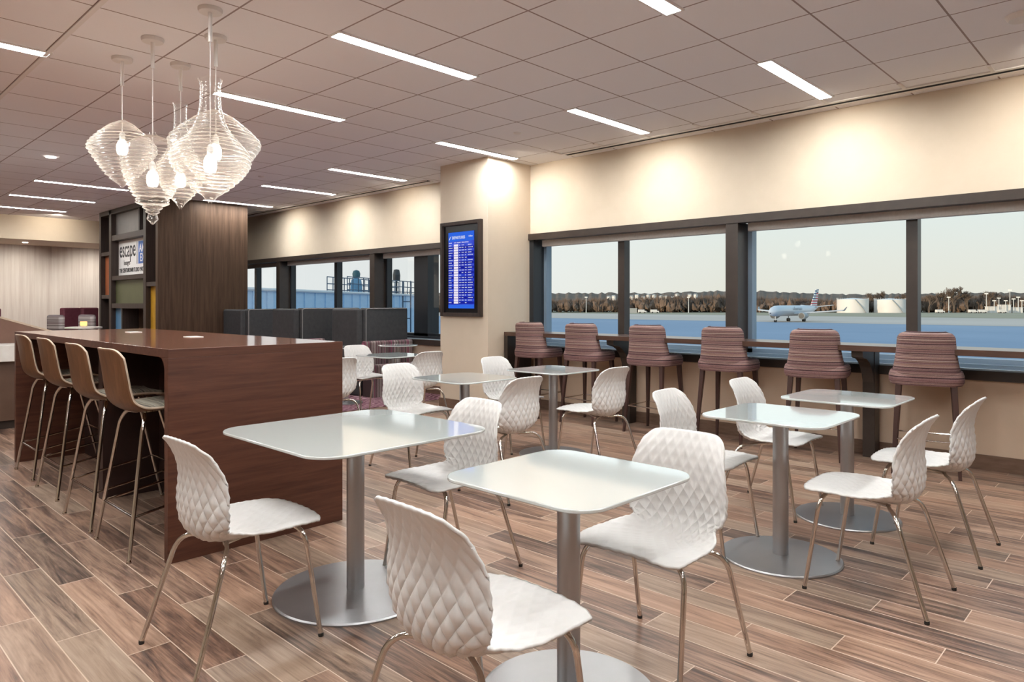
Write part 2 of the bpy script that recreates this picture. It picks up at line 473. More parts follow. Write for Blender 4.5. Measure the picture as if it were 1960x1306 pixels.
# ------------------------------------------------------------------ mesh building
class MB:
    def __init__(self):
        self.v = []
        self.f = []
        self.mi = []
        self.cur = 0

    def add(self, verts, faces):
        o = len(self.v)
        self.v += [tuple(p) for p in verts]
        for f in faces:
            self.f.append(tuple(i + o for i in f))
            self.mi.append(self.cur)
        return self

    def box(self, x0, x1, y0, y1, z0, z1):
        v = [(x0, y0, z0), (x1, y0, z0), (x1, y1, z0), (x0, y1, z0), (x0, y0, z1), (x1, y0, z1), (x1, y1, z1), (x0, y1, z1)]
        f = [(0, 3, 2, 1), (4, 5, 6, 7), (0, 1, 5, 4), (1, 2, 6, 5), (2, 3, 7, 6), (3, 0, 4, 7)]
        return self.add(v, f)

    def prism(self, pts, z0, z1):
        k = len(pts)
        v = [(p[0], p[1], z0) for p in pts] + [(p[0], p[1], z1) for p in pts]
        f = [tuple(range(k - 1, -1, -1)), tuple(range(k, 2 * k))]
        for i in range(k):
            j = (i + 1) % k
            f.append((i, j, j + k, i + k))
        return self.add(v, f)

    def extrude(self, pts, off):
        """closed 3-D polygon pushed along off"""
        k = len(pts)
        off = Vector(off)
        v = [tuple(p) for p in pts] + [tuple(Vector(p) + off) for p in pts]
        f = [tuple(range(k - 1, -1, -1)), tuple(range(k, 2 * k))]
        for i in range(k):
            j = (i + 1) % k
            f.append((i, j, j + k, i + k))
        return self.add(v, f)

    def lathe(self, prof, cx=0, cy=0, n=32, cap=True):
        v = []
        f = []
        for (r, z) in prof:
            for k in range(n):
                a = 2 * PI * k / n
                v.append((cx + r * math.cos(a), cy + r * math.sin(a), z))
        for i in range(len(prof) - 1):
            for k in range(n):
                k2 = (k + 1) % n
                f.append((i * n + k, i * n + k2, (i + 1) * n + k2, (i + 1) * n + k))
        if cap:
            f.append(tuple(range(n - 1, -1, -1)))
            f.append(tuple((len(prof) - 1) * n + k for k in range(n)))
        return self.add(v, f)

    def tube(self, path, r, n=10, cap=True):
        P = [Vector(p) for p in path]
        rr = r if isinstance(r, (list, tuple)) else [r] * len(P)
        v = []
        f = []
        up = None
        for i, p in enumerate(P):
            if i == 0:
                d = P[1] - P[0]
            elif i == len(P) - 1:
                d = P[-1] - P[-2]
            else:
                d = (P[i + 1] - P[i]).normalized() + (P[i] - P[i - 1]).normalized()
            d.normalize()
            if up is None:
                up = Vector((0, 0, 1)) if abs(d.z) < 0.9 else Vector((1, 0, 0))
            s = d.cross(up)
            if s.length < 1e-6:
                s = d.orthogonal()
            s.normalize()
            up = s.cross(d).normalized()
            for k in range(n):
                a = 2 * PI * k / n
                v.append(tuple(p + (s * math.cos(a) + up * math.sin(a)) * rr[i]))
        for i in range(len(P) - 1):
            for k in range(n):
                k2 = (k + 1) % n
                f.append((i * n + k, i * n + k2, (i + 1) * n + k2, (i + 1) * n + k))
        if cap:
            f.append(tuple(range(n - 1, -1, -1)))
            f.append(tuple((len(P) - 1) * n + k for k in range(n)))
        return self.add(v, f)

    def grid(self, pts):
        """pts[i][j] rows of points"""
        a = len(pts)
        b = len(pts[0])
        v = [p for row in pts for p in row]
        f = []
        for i in range(a - 1):
            for j in range(b - 1):
                f.append((i * b + j, i * b + j + 1, (i + 1) * b + j + 1, (i + 1) * b + j))
        return self.add(v, f)

    def build(self, name, mats, parent=None, smooth=False, bevel=0.0, seg=2, solid=0.0, subsurf=0, angle=35):
        me = bpy.data.meshes.new(name)
        me.from_pydata([tuple(p) for p in self.v], [], self.f)
        mats = mats if isinstance(mats, (list, tuple)) else [mats]
        for k in mats:
            me.materials.append(k)
        for i, p in enumerate(me.polygons):
            p.material_index = self.mi[i]
            p.use_smooth = bool(smooth)
        me.update()
        o = bpy.data.objects.new(name, me)
        COL.objects.link(o)
        if parent is not None:
            o.parent = parent
        if solid:
            s = o.modifiers.new('thickness', 'SOLIDIFY')
            s.thickness = abs(solid)
            s.offset = 1.0 if solid > 0 else -1.0
        if bevel:
            bv = o.modifiers.new('bevel', 'BEVEL')
            bv.width = bevel
            bv.segments = seg
            bv.limit_method = 'ANGLE'
            bv.angle_limit = R(40)
        if subsurf:
            ss = o.modifiers.new('subsurf', 'SUBSURF')
            ss.levels = subsurf
            ss.render_levels = subsurf
        if smooth == 'auto':
            me.set_sharp_from_angle(angle=R(angle))
        return o


def tag(o, label=None, cat=None, group=None, kind=None):
    if label:
        o['label'] = label
    if cat:
        o['category'] = cat
    if group:
        o['group'] = group
    if kind:
        o['kind'] = kind
    return o


def empty(name, loc=(0, 0, 0), rz=0.0):
    o = bpy.data.objects.new(name, None)
    o.empty_display_size = 0.1
    o.location = loc
    o.rotation_euler = (0, 0, rz)
    COL.objects.link(o)
    return o


CH = {}


def link_child(child, parent):
    child.parent = parent
    CH.setdefault(parent.name, []).append(child.name)


def dup(root, loc, rz, label=None, group=None):
    def rec(o, par):
        c = o.copy()
        COL.objects.link(c)
        if par is not None:
            c.parent = par
        for ch in [x for x in bpy.data.objects if x.parent == o]:
            rec(ch, c)
        return c
    r = rec(root, None)
    r.location = loc
    r.rotation_euler = (0, 0, rz)
    if label:
        r['label'] = label
    if group:
        r['group'] = group
    return r


def bearing(px, dist):
    """a point in front of the building: px columns of a 1960 wide view, dist metres out"""
    s = (px - 980.0) / 1339.0 * dist
    return (-math.sin(YAW) * dist + math.cos(YAW) * s, math.cos(YAW) * dist + math.sin(YAW) * s)


def arc(p0, p1, p2, n=5):
    """quadratic bend from p0 to p2 around p1"""
    a, b, c = Vector(p0), Vector(p1), Vector(p2)
    out = []
    for i in range(n + 1):
        t = i / n
        out.append(a * (1 - t) ** 2 + b * 2 * t * (1 - t) + c * t * t)
    return out


# ------------------------------------------------------------------ the room
CEIL = 3.088
YW = 6.62
XL, XR, YB = -18.4, 5.0, -5.0


def struct(name, mb, m, parent=None, **k):
    o = mb.build(name, m, parent, **k)
    if parent is None:
        o['kind'] = 'structure'
    return o


struct('floor', MB().box(XL, XR, YB, 6.9, -0.12, 0.0), M['floor'])
struct('ceiling', MB().box(XL, XR, YB, 6.9, CEIL, CEIL + 0.2), M['ceiling'])
wl_ = MB().box(XL, XR, YW, YW + 0.28, 2.205, CEIL)
struct('wall_right', wl_, M['wall'])
lw_ = MB().box(-14.9, XR, YW, YW + 0.28, 0.0, 0.712)
struct('wall_right_lower', lw_, M['lowwall'])
struct('wall_right_end', MB().box(XL, -14.9, YW, YW + 0.28, 0.0, 2.205), M['wall'])
struct('wall_back', MB().box(XL, XR, YB - 0.2, YB, 0, CEIL), M['wall'])
struct('wall_near', MB().box(XR, XR + 0.2, YB, 6.9, 0, CEIL), M['wall'])
struct('wall_left', MB().box(XL - 0.2, XL, YB, 6.9, 0, CEIL), M['wallpaper'])
struct('ceiling_soffit', MB().box(XL, -16.75, YB, 6.6, 2.615, CEIL), M['wall'])
pb = MB().box(-6.87, -6.0, 5.86, YW, 0, CEIL)
struct('wall_pillar', pb, M['pillar'])
struct('baseboard_pillar', MB().box(-6.885, -5.985, 5.845, 5.86, 0, 0.12).box(-6.0, -5.985, 5.86, YW - 0.014, 0, 0.12).box(-6.885, -6.87, 5.86, YW - 0.014, 0, 0.12), M['baseboard'])
struct('baseboard_right', MB().box(-5.985, XR, YW - 0.014, YW, 0, 0.12), M['baseboard'])
struct('baseboard_left', MB().box(-18.3, -6.885, YW - 0.014, YW, 0, 0.12), M['baseboard'])
# dark header and posts round the windows
struct('trim_header', MB().box(-14.9, -6.87, 6.575, YW + 0.08, 2.128, 2.207).box(-6.0, XR, 6.575, YW + 0.08, 2.128, 2.207), M['trim_metal'])
struct('trim_sill', MB().box(-14.9, -6.87, 6.58, YW + 0.06, 0.712, 0.79).box(-6.0, XR, 6.58, YW + 0.06, 0.712, 0.79), M['trim_metal'])
posts = [-15.57, -12.49, -9.41, -3.25, -0.17, 2.91]
for i, x in enumerate(posts[1:]):
    struct('trim_post', MB().box(x - 0.065, x + 0.065, 6.585, 6.82, 0.79, 2.135), M['trim_metal'])
struct('trim_end_post', MB().box(-6.0, -5.93, 6.60, 6.86, 0.79, 2.135).box(-14.9, -14.84, 6.6, 6.86, 0.79, 2.135), M['frame_black'])
struct('trim_column', MB().box(-8.60, -8.27, 6.80, 7.02, 0.79, 2.2), M['frame_black'])
# windows
bays = [(-14.84, -12.56, -13.82), (-12.42, -9.48, -10.80), (-9.34, -6.87, None), (-5.93, -3.32, -4.725), (-3.18, -0.24, -1.687), (-0.10, 2.84, 1.37)]
for i, (a, b, mu) in enumerate(bays):
    w = MB().box(a, b, 6.70, 6.92, 0.79, 0.83).box(a, b, 6.80, 6.90, 0.83, 0.87).box(a, b, 6.80, 6.92, 2.14, 2.21)
    w.box(a, a + 0.045, 6.80, 6.90, 0.83, 2.14).box(b - 0.045, b, 6.80, 6.90, 0.83, 2.14)
    fr = struct('window_%d' % (i + 1), w, M['frame_skylit'] if i > 2 else M['frame_black'])
    if mu is not None:
        MB().box(mu - 0.045, mu + 0.045, 6.79, 6.90, 0.87, 2.14).build('mullion', M['frame_black'] if i < 3 else M['trim_metal'], fr)
    MB().box(a + 0.045, b - 0.045, 6.852, 6.86, 0.87, 2.14).build('pane', M['glass'], fr)
    MB().box(a + 0.03, b - 0.03, 6.725, 6.775, 2.050, 2.155).build('blind_roll', M['blind'], fr, bevel=0.01)
    MB().box(a, b, 6.63, 6.80, 0.785, 0.80).build('sill_plate', M['sill'], fr)

# slot diffuser along the ceiling edge
for nm, (a, b) in (('a', (-5.25, XR)), ('b', (-15.0, -7.78))):
    s = MB().box(a, b, 6.385, 6.445, CEIL - 0.008, CEIL - 0.001)
    o = s.build('linear_air_slot', M['slot'])
    t = MB().box(a, b, 6.345, 6.385, CEIL - 0.011, CEIL - 0.001).box(a, b, 6.445, 6.50, CEIL - 0.011, CEIL - 0.001)
    k = t.build('slot_rim', M['white'], o)
    tag(o, 'long black air slot in the ceiling edge above the %s windows' % ('nearer right-hand' if nm == 'a' else 'far left-hand'), 'air vent', 'linear air slots along the window wall')
g = MB()
for x in [-4.055 + 0.606 * i for i in range(-23, 12)]:
    if -7.7 < x < -5.3 or x < -15:
        continue
    g.box(x - 0.012, x + 0.012, 6.175, 6.34, CEIL - 0.013, CEIL - 0.0005)
struct('trim_ceiling_bars', g, M['white'])
struct('trim_ceiling_rail', MB().box(XL, XR, 1.285, 1.315, CEIL - 0.008, CEIL + 0.001), M['white'])

struct('carpet_inset', MB().box(XL, -7.4, 2.9, 6.605, 0.0, 0.006), M['carpet'])

# ------------------------------------------------------------------ ceiling lights
def ceiling_light():
    r = empty('linear_ceiling_light', (0, 0, CEIL))
    f = MB().box(-0.066, -0.05, -0.625, 0.625, -0.012, -0.001).box(0.05, 0.066, -0.625, 0.625, -0.012, -0.001)
    f.box(-0.05, 0.05, -0.625, -0.61, -0.012, -0.001).box(-0.05, 0.05, 0.61, 0.625, -0.012, -0.001)
    f.build('frame', M['white'], r)
    MB().box(-0.05, 0.05, -0.61, 0.61, -0.007, -0.002).build('diffuser', M['lamp'], r)
    return r


LIGHTS = [(-3.99, 3.115, 'linear ceiling light nearest overhead, long and bright above the tables'),
          (-5.81, 3.115, 'linear ceiling light just behind the glass pendants, running into them'),
          (-5.79, 0.70, 'short end of a linear light cut by the left edge of the photo'),
          (-2.19, 5.56, 'linear ceiling light over the window stools, furthest right'),
          (-3.99, 5.56, 'linear ceiling light second from the right along the window wall'),
          (-5.84, 5.56, 'linear ceiling light touching the pillar top'),
          (-8.01, 5.56, 'linear ceiling light first beyond the pillar along the far window wall'),
          (-9.85, 5.56, 'linear ceiling light second beyond the pillar along the far window wall'),
          (-11.93, 5.56, 'linear ceiling light disappearing behind the walnut column top'),
          (-11.79, 3.115, 'nearest of three far linear lights left of the pendants'),
          (-13.62, 3.16, 'middle of three far linear lights above the left wall'),
          (-15.40, 3.16, 'furthest linear light, just in front of the cream soffit'),
          (-2.21, 3.115, 'linear light cut by the top edge of the photo'),
          (-3.99, 0.70, 'linear light overhead behind the left of the camera'),
          (-2.19, 0.70, 'linear light overhead beside the camera'),
          (-2.19, -1.75, 'linear light behind the camera, left row'),
          (-0.40, 0.70, 'linear light directly over the camera'),
          (-0.40, 3.115, 'linear light over the right of the view, outside it'),
          (-0.40, 5.56, 'linear light near the window right of the view'),
          (1.4, 3.115, 'linear light right of the camera, middle row'),
          (1.4, 0.70, 'linear light right of the camera, near row'),
          (-5.79, -1.75, 'linear light behind the bar stools'),
          (-7.6, 0.70, 'linear light left of the bar island'),
          (-9.7, 0.70, 'linear light above the service counter'),
          (-11.79, 0.70, 'linear light left of the service counter'),
          (-3.99, -1.75, 'linear light behind the camera, right row'),
          (1.4, -1.75, 'linear light in the back right corner')]
L0 = ceiling_light()
tag(L0, None, 'ceiling light', 'linear ceiling lights')
for i, (x, y, lab) in enumerate(LIGHTS):
    o = L0 if i == 0 else dup(L0, (0, 0, 0), 0)
    o.location = (x, y, CEIL)
    o['label'] = lab

# small round ceiling items
o = MB().lathe([(0.055, CEIL - 0.012), (0.05, CEIL - 0.001)], -9.80, 2.245, 24).build('recessed_downlight', M['spotlamp'])
tag(o, 'small lit downlight in the ceiling left of the pendants', 'downlight')
o = MB().lathe([(0.05, 2.603), (0.05, 2.614)], -17.5, 3.55, 24).build('recessed_downlight', M['spotlamp'])
tag(o, 'small lit downlight under the far cream soffit', 'downlight')
for (x, y, lab) in ((-4.947, 5.255, 'small white sprinkler cap in the ceiling between two lights'), (-9.2, 4.6, 'tiny white sprinkler cap in the far ceiling right of the pendants')):
    o = MB().lathe([(0.012, CEIL - 0.018), (0.038, CEIL - 0.010), (0.04, CEIL - 0.001)], x, y, 24).build('sprinkler_cap', M['white'])
    tag(o, lab, 'sprinkler', 'ceiling sprinkler caps')
o = MB().lathe([(0.07, CEIL - 0.03), (0.085, CEIL - 0.012), (0.09, CEIL - 0.001)], -0.70, 5.25, 32).build('smoke_detector', M['white'])
tag(o, 'round white smoke detector in the top right corner of the ceiling', 'smoke detector')

for y in (-1.2, 0.4, 2.0, 3.55, 5.0):
    ld = bpy.data.lights.new('soffit_spot', 'SPOT')
    ld.energy = 70
    ld.color = (1.0, 0.92, 0.82)
    ld.spot_size = R(130)
    ld.spot_blend = 1.0
    ld.shadow_soft_size = 0.05
    lo = bpy.data.objects.new('soffit_spot', ld)
    lo.location = (-17.5, y, 2.59)
    lo.rotation_euler = (Vector((-18.4, y, 1.1)) - lo.location).to_track_quat('-Z', 'Y').to_euler()
    COL.objects.link(lo)

for y in (-1.0, 0.6, 2.2, 3.8):  # added fill spots that brighten the soffit front, without any fixture
    ld = bpy.data.lights.new('soffit_fill', 'SPOT')
    ld.energy = 30
    ld.color = (1.0, 0.90, 0.74)
    ld.spot_size = R(125)
    ld.spot_blend = 1.0
    ld.shadow_soft_size = 0.06
    lo = bpy.data.objects.new('soffit_fill', ld)
    lo.location = (-15.95, y, CEIL - 0.05)
    lo.rotation_euler = (Vector((-16.75, y, 2.75)) - lo.location).to_track_quat('-Z', 'Y').to_euler()
    COL.objects.link(lo)

# wall washers hidden in the ceiling edge
for x in (-0.75, -2.15, -4.05, -5.55, -8.45, -9.95, -11.8, -13.4):
    ld = bpy.data.lights.new('wall_washer', 'SPOT')
    ld.energy = 25
    ld.color = (1.0, 0.90, 0.75)
    ld.spot_size = R(118)
    ld.spot_blend = 1.0
    ld.shadow_soft_size = 0.06
    lo = bpy.data.objects.new('wall_washer', ld)
    lo.location = (x, 5.80, CEIL - 0.05)
    lo.rotation_euler = (Vector((x, 6.62, 2.35)) - lo.location).to_track_quat('-Z', 'Y').to_euler()
    COL.objects.link(lo)


# ------------------------------------------------------------------ the white quilted chair
def interp(tab, x):
    if x <= tab[0][0]:
        return tab[0][1]
    for (a, va), (b, vb) in zip(tab, tab[1:]):
        if x <= b:
            t = (x - a) / (b - a)
            t = t * t * (3 - 2 * t) if False else t
            return va + (vb - va) * t
    return tab[-1][1]


def catmull(P, t):
    n = len(P) - 1
    k = min(int(t * n), n - 1)
    u = t * n - k
    p0 = P[max(k - 1, 0)]
    p1 = P[k]
    p2 = P[k + 1]
    p3 = P[min(k + 2, n)]
    return tuple(0.5 * ((2 * b) + (-a + c) * u + (2 * a - 5 * b + 4 * c - d) * u * u + (-a + 3 * b - 3 * c + d) * u ** 3)
                 for a, b, c, d in zip(p0, p1, p2, p3))


def shell_mesh():
    # centre line of the shell seen from the side, seat front to back top: (y, z)
    C = [(0.276, 0.474), (0.240, 0.475), (0.16, 0.468), (0.08, 0.455), (0.0, 0.440), (-0.07, 0.428), (-0.128, 0.436), (-0.166, 0.472),
         (-0.178, 0.520), (-0.178, 0.580), (-0.172, 0.640), (-0.175, 0.700), (-0.192, 0.760), (-0.222, 0.822)]
    # arc length table
    N = 400
    pts = [catmull(C, i / N) for i in range(N + 1)]
    L = [0.0]
    for a, b in zip(pts, pts[1:]):
        L.append(L[-1] + math.dist(a, b))
    tot = L[-1]

    def at(s):
        s = max(0.0, min(tot, s))
        lo, hi = 0, N
        while hi - lo > 1:
            mid = (lo + hi) // 2
            if L[mid] <= s:
                lo = mid
            else:
                hi = mid
        u = (s - L[lo]) / max(1e-9, L[hi] - L[lo])
        p = [pts[lo][k] + (pts[hi][k] - pts[lo][k]) * u for k in (0, 1)]
        d = [pts[hi][k] - pts[lo][k] for k in (0, 1)]
        m = math.hypot(*d)
        return p, (d[0] / m, d[1] / m)
    # half width along the shell (fraction of length)
    W = [(0.0, 0.212), (0.05, 0.220), (0.14, 0.227), (0.26, 0.228), (0.36, 0.214), (0.43, 0.188), (0.48, 0.172), (0.53, 0.176),
         (0.59, 0.196), (0.66, 0.210), (0.73, 0.211), (0.80, 0.202), (0.88, 0.184), (0.95, 0.170), (1.0, 0.164)]
    # sideways dishing: offset towards the sitter at the edge
    D = [(0.0, -0.018), (0.10, -0.008), (0.3, 0.020), (0.42, 0.05), (0.5, 0.058), (0.62, 0.062), (0.8, 0.048), (0.92, 0.022), (1.0, 0.0)]
    AMP = [(0.0, 0.0016), (0.3, 0.0018), (0.45, 0.0028), (0.55, 0.0052), (0.72, 0.0048), (0.86, 0.0026), (1.0, 0.0012)]
    NU, NV, SUB = 18, 22, 4
    A, B = NU * SUB, NV * SUB
    rows = []
    for j in range(B + 1):
        row = []
        for i in range(A + 1):
            u = -1 + 2 * i / A
            t = j / B
            s0 = 0.030 * abs(u) ** 8
            s1 = tot - 0.048 * abs(u) ** 9 - 0.006 * abs(u) ** 2
            s = s0 + (s1 - s0) * t
            tt = s / tot
            (y, z), (dy, dz) = at(s)
            w = interp(W, tt)
            d = interp(D, tt)
            # normal towards the sitter
            ny, nz = dz, -dy
            off = d * abs(u) ** 2.4
            U = u * NU / 2 + 0.5
            V = t * NV
            p = (U + V) / 2 * 1.0
            q = (U - V) / 2 * 1.0
            fp = p - math.floor(p)
            fq = q - math.floor(q)
            h = max(0.0, min(1 - abs(2 * fp - 1), 1 - abs(2 * fq - 1))) ** 0.75
            off -= interp(AMP, tt) * (h - 0.5) * (1.9)
            x = u * w
            row.append((x, y + ny * off, z + nz * off))
        rows.append(row)
    mb = MB()
    b = A + 1
    v = [p for r in rows for p in r]
    f = []
    for j in range(B):
        for i in range(A):
            a0, a1, a2, a3 = j * b + i, j * b + i + 1, (j + 1) * b + i + 1, (j + 1) * b + i
            uc = (-1 + 2 * (i + 0.5) / A) * NU / 2 + 0.5
            vc = (j + 0.5) / B * NV
            p = (uc + vc) / 2
            q = (uc - vc) / 2
            dp = abs(p - round(p))
            dq = abs(q - round(q))
            if dp < dq:
                f += [(a1, a2, a3), (a1, a3, a0)]
            else:
                f += [(a0, a1, a2), (a0, a2, a3)]
    mb.add(v, f)
    return mb


def white_chair():
    r = empty('quilted_chair')
    sh = shell_mesh().build('seat_shell', M['plastic'], r, solid=0.009, smooth='auto', angle=60)
    sh.modifiers['thickness'].offset = 0.0
    for s in (-1, 1):
        for front in (1, 0):
            if front:
                path = [(s * 0.06, 0.150, 0.443)] + arc((s * 0.13, 0.165, 0.445), (s * 0.204, 0.182, 0.452), (s * 0.208, 0.195, 0.37), 6) + [(s * 0.218, 0.250, 0.012)]
                ft = (s * 0.2185, 0.2505)
            else:
                path = [(s * 0.06, -0.060, 0.412)] + arc((s * 0.12, -0.085, 0.410), (s * 0.196, -0.125, 0.418), (s * 0.207, -0.150, 0.34), 6) + [(s * 0.238, -0.255, 0.012)]
                ft = (s * 0.2385, -0.2555)
            lg = MB().tube(path, 0.0095, 12).build('leg', M['chrome'], r, smooth='auto')
            MB().lathe([(0.0100, 0.0), (0.0108, 0.006), (0.0100, 0.014)], ft[0], ft[1], 12).build('foot_cap', M['rubber'], lg)
    for s in (-0.06, 0.06):
        MB().tube([(s, -0.07, 0.411), (s, 0.155, 0.444)], 0.009, 8).build('underframe_bar', M['chrome'], r, smooth='auto')
    return r


CG = 'white quilted chairs at the tables'
chair0 = white_chair()
tag(chair0, None, 'chair', CG)
# (x, y, heading of the seat, label).  heading 0 = facing +Y (towards the windows)
CHAIRS = [
    (-2.683, 1.230, 0.02, 'white quilted chair at the near left, between the bar island and the biggest white table'),
    (-1.385, 1.290, -0.03, 'white quilted chair nearest the camera, its back low in the bottom centre'),
    (-1.398, 2.250, PI + 0.03, 'white quilted chair facing the camera across the front centre table'),
    (-2.650, 2.330, PI - 0.05, 'white quilted chair facing the camera behind the biggest white table'),
    (-1.930, 4.450, -PI / 2, 'white quilted chair left of the back right table, its seat behind the steel column'),
    (-1.960, 3.570, -PI / 2 + 0.04, 'white quilted chair just behind the front centre chair, left of the steel-column table'),
    (-1.010, 3.500, PI / 2, 'white quilted chair at the right facing left into the nearer of the two right tables'),
    (-0.975, 4.365, PI / 2, 'white quilted chair furthest right, in front of the last striped stool'),
    (-3.420, 4.580, PI / 2 - 0.05, 'white quilted chair, back turned, right of the middle table by the window bar'),
    (-4.480, 4.640, -PI / 2, 'white quilted chair left of the window-bar table, just right of the pillar base'),
    (-3.430, 3.530, PI / 2, 'white quilted chair seen from behind mid-room, right of the greenish table'),
    (-4.520, 3.560, -PI / 2, 'white quilted chair just past the corner of the bar island, left of its table'),
    (-5.890, 4.730, PI / 2 - 0.06, 'white quilted chair in front of the pillar, back to the camera, below the departures screen'),
    (-7.000, 4.800, -PI / 2, 'white quilted chair at the edge of the plum carpet, far side of the bar island'),
    (-5.820, 3.600, PI / 2, 'white quilted chair half cut off by the corner of the bar island'),
]
for i, (x, y, rz, lab) in enumerate(CHAIRS):
    o = chair0 if i == 0 else dup(chair0, (0, 0, 0), 0)
    o.location = (x, y, 0.0)
    o.rotation_euler = (0, 0, rz)
    o['label'] = lab


# ------------------------------------------------------------------ tables
def rounded_square(h, r, n=8, bow=0.0):
    pts = []
    for cx, cy, a0 in ((1, 1, 0), (-1, 1, 90), (-1, -1, 180), (1, -1, 270)):
        for k in range(n + 1):
            a = R(a0 + 90 * k / n)
            pts.append((cx * (h - r) + r * math.cos(a), cy * (h - r) + r * math.sin(a)))
    # sides bow outwards a little
    out = []
    for x, y in pts:
        out.append((x, y))
    return out


def table(size, base_r, col_r=0.039, corner=0.09):
    r = empty('cafe_table')
    h = size / 2
    top = MB().prism(rounded_square(h, corner), 0.733, 0.745).build('tabletop', M['glasswhite'], r, bevel=0.003, smooth='auto')
    MB().prism(rounded_square(h * 0.55, 0.03), 0.715, 0.733).build('mounting_plate', M['plate'], r)
    MB().lathe([(col_r, 0.012), (col_r, 0.716)], n=40).build('column', M['steel'], r, smooth='auto')
    MB().lathe([(base_r, 0.0), (base_r, 0.006), (base_r * 0.985, 0.012), (col_r + 0.01, 0.018)], n=80).build('base_disc', M['steel'], r, smooth='auto', angle=20)
    return r


TG = 'white glass-topped tables'
big = table(0.92, 0.365, 0.040, 0.13)
big.location = (-2.745, 1.83, 0)
tag(big, 'largest white glass-topped table, in front of the bar island end', 'table', TG)
t0 = table(0.635, 0.300, 0.039, 0.10)
tag(t0, None, 'table', TG)
TABLES = [(-1.490, 1.835, 'white glass-topped table in the bottom centre, its base cut by the frame'),
          (-1.510, 3.610, 'white glass-topped table right of centre, nearer of the two right-hand tables'),
          (-1.490, 4.560, 'white glass-topped table at the back right, below the last striped stools'),
          (-3.990, 4.700, 'white glass-topped table between two chairs by the window bar stools'),
          (-4.050, 3.700, 'greenish white table in the middle, left of the chair seen from behind'),
          (-6.440, 4.780, 'far white table between the plum carpet and the pillar')]
for i, (x, y, lab) in enumerate(TABLES):
    o = t0 if i == 0 else dup(t0, (0, 0, 0), 0)
    o.location = (x, y, 0)
    o['label'] = lab
rt_ = empty('round_cafe_table')
MB().lathe([(0.27, 0.733), (0.275, 0.739), (0.27, 0.745)], n=48).build('tabletop', M['glasswhite'], rt_, smooth='auto')
MB().lathe([(0.03, 0.012), (0.03, 0.734)], n=24).build('column', M['steel'], rt_, smooth='auto')
MB().lathe([(0.22, 0.0), (0.22, 0.010), (0.04, 0.018)], n=48).build('base_disc', M['steel'], rt_, smooth='auto')
rt_.location = (-7.86, 5.93, 0.006)
tag(rt_, 'small far white table in front of the patterned bench', 'table', 'small tables by the high-backed booths')
o = dup(rt_, (-8.02, 5.20, 0.006), 0, 'small far white table mostly hidden behind a white chair back', 'small tables by the high-backed booths')


# ------------------------------------------------------------------ bar island
isl = empty('bar_island', (0, 0, 0))
IX0, IX1, IY0, IY1, IZ = -7.05, -3.70, 1.355, 2.375, 1.09
wt = MB().box(IX0, IX1, IY0, IY1, IZ - 0.045, IZ)
wt.mi[1] = 1
wt.build('worktop', [M['island_side'], M['island_top']], isl, bevel=0.0015)
# near end panel with a rounded inner corner
MB().box(IX1 - 0.05, IX1 - 0.001, IY0, IY1, 0.0, IZ - 0.045).build('end_panel', M['island_side'], isl, bevel=0.002)
MB().box(IX0 + 0.001, IX0 + 0.05, IY0, IY1, 0.0, IZ - 0.045).build('end_panel', M['island_side'], isl, bevel=0.002)
pts = [(IX1 - 0.05, IY0 + 0.001, IZ - 0.045)]
for k in range(9):
    a = R(90 * k / 8)
    pts.append((IX1 - 0.05 - 0.07 + 0.07 * math.cos(a), IY0 + 0.001, IZ - 0.045 - 0.07 + 0.07 * math.sin(a)))
MB().extrude(pts, (0, 1.0, 0)).build('corner_fillet', M['island_side'], isl)
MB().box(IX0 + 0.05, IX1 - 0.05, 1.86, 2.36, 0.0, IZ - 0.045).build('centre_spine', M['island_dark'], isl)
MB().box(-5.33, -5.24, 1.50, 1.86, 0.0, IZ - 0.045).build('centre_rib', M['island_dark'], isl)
for x in (-6.15, -4.96):
    o = MB().box(x - 0.06, x + 0.06, 1.94, 2.03, IZ, IZ + 0.004).build('power_outlet_plate', M['white'])
    tag(o, 'white outlet plate in the island top, %s one' % ('farther, left' if x < -5.5 else 'nearer, right'), 'outlet', 'outlet plates in the island top')
tag(isl, 'long glossy walnut bar island with solid end panels and open knee space', 'bar island')


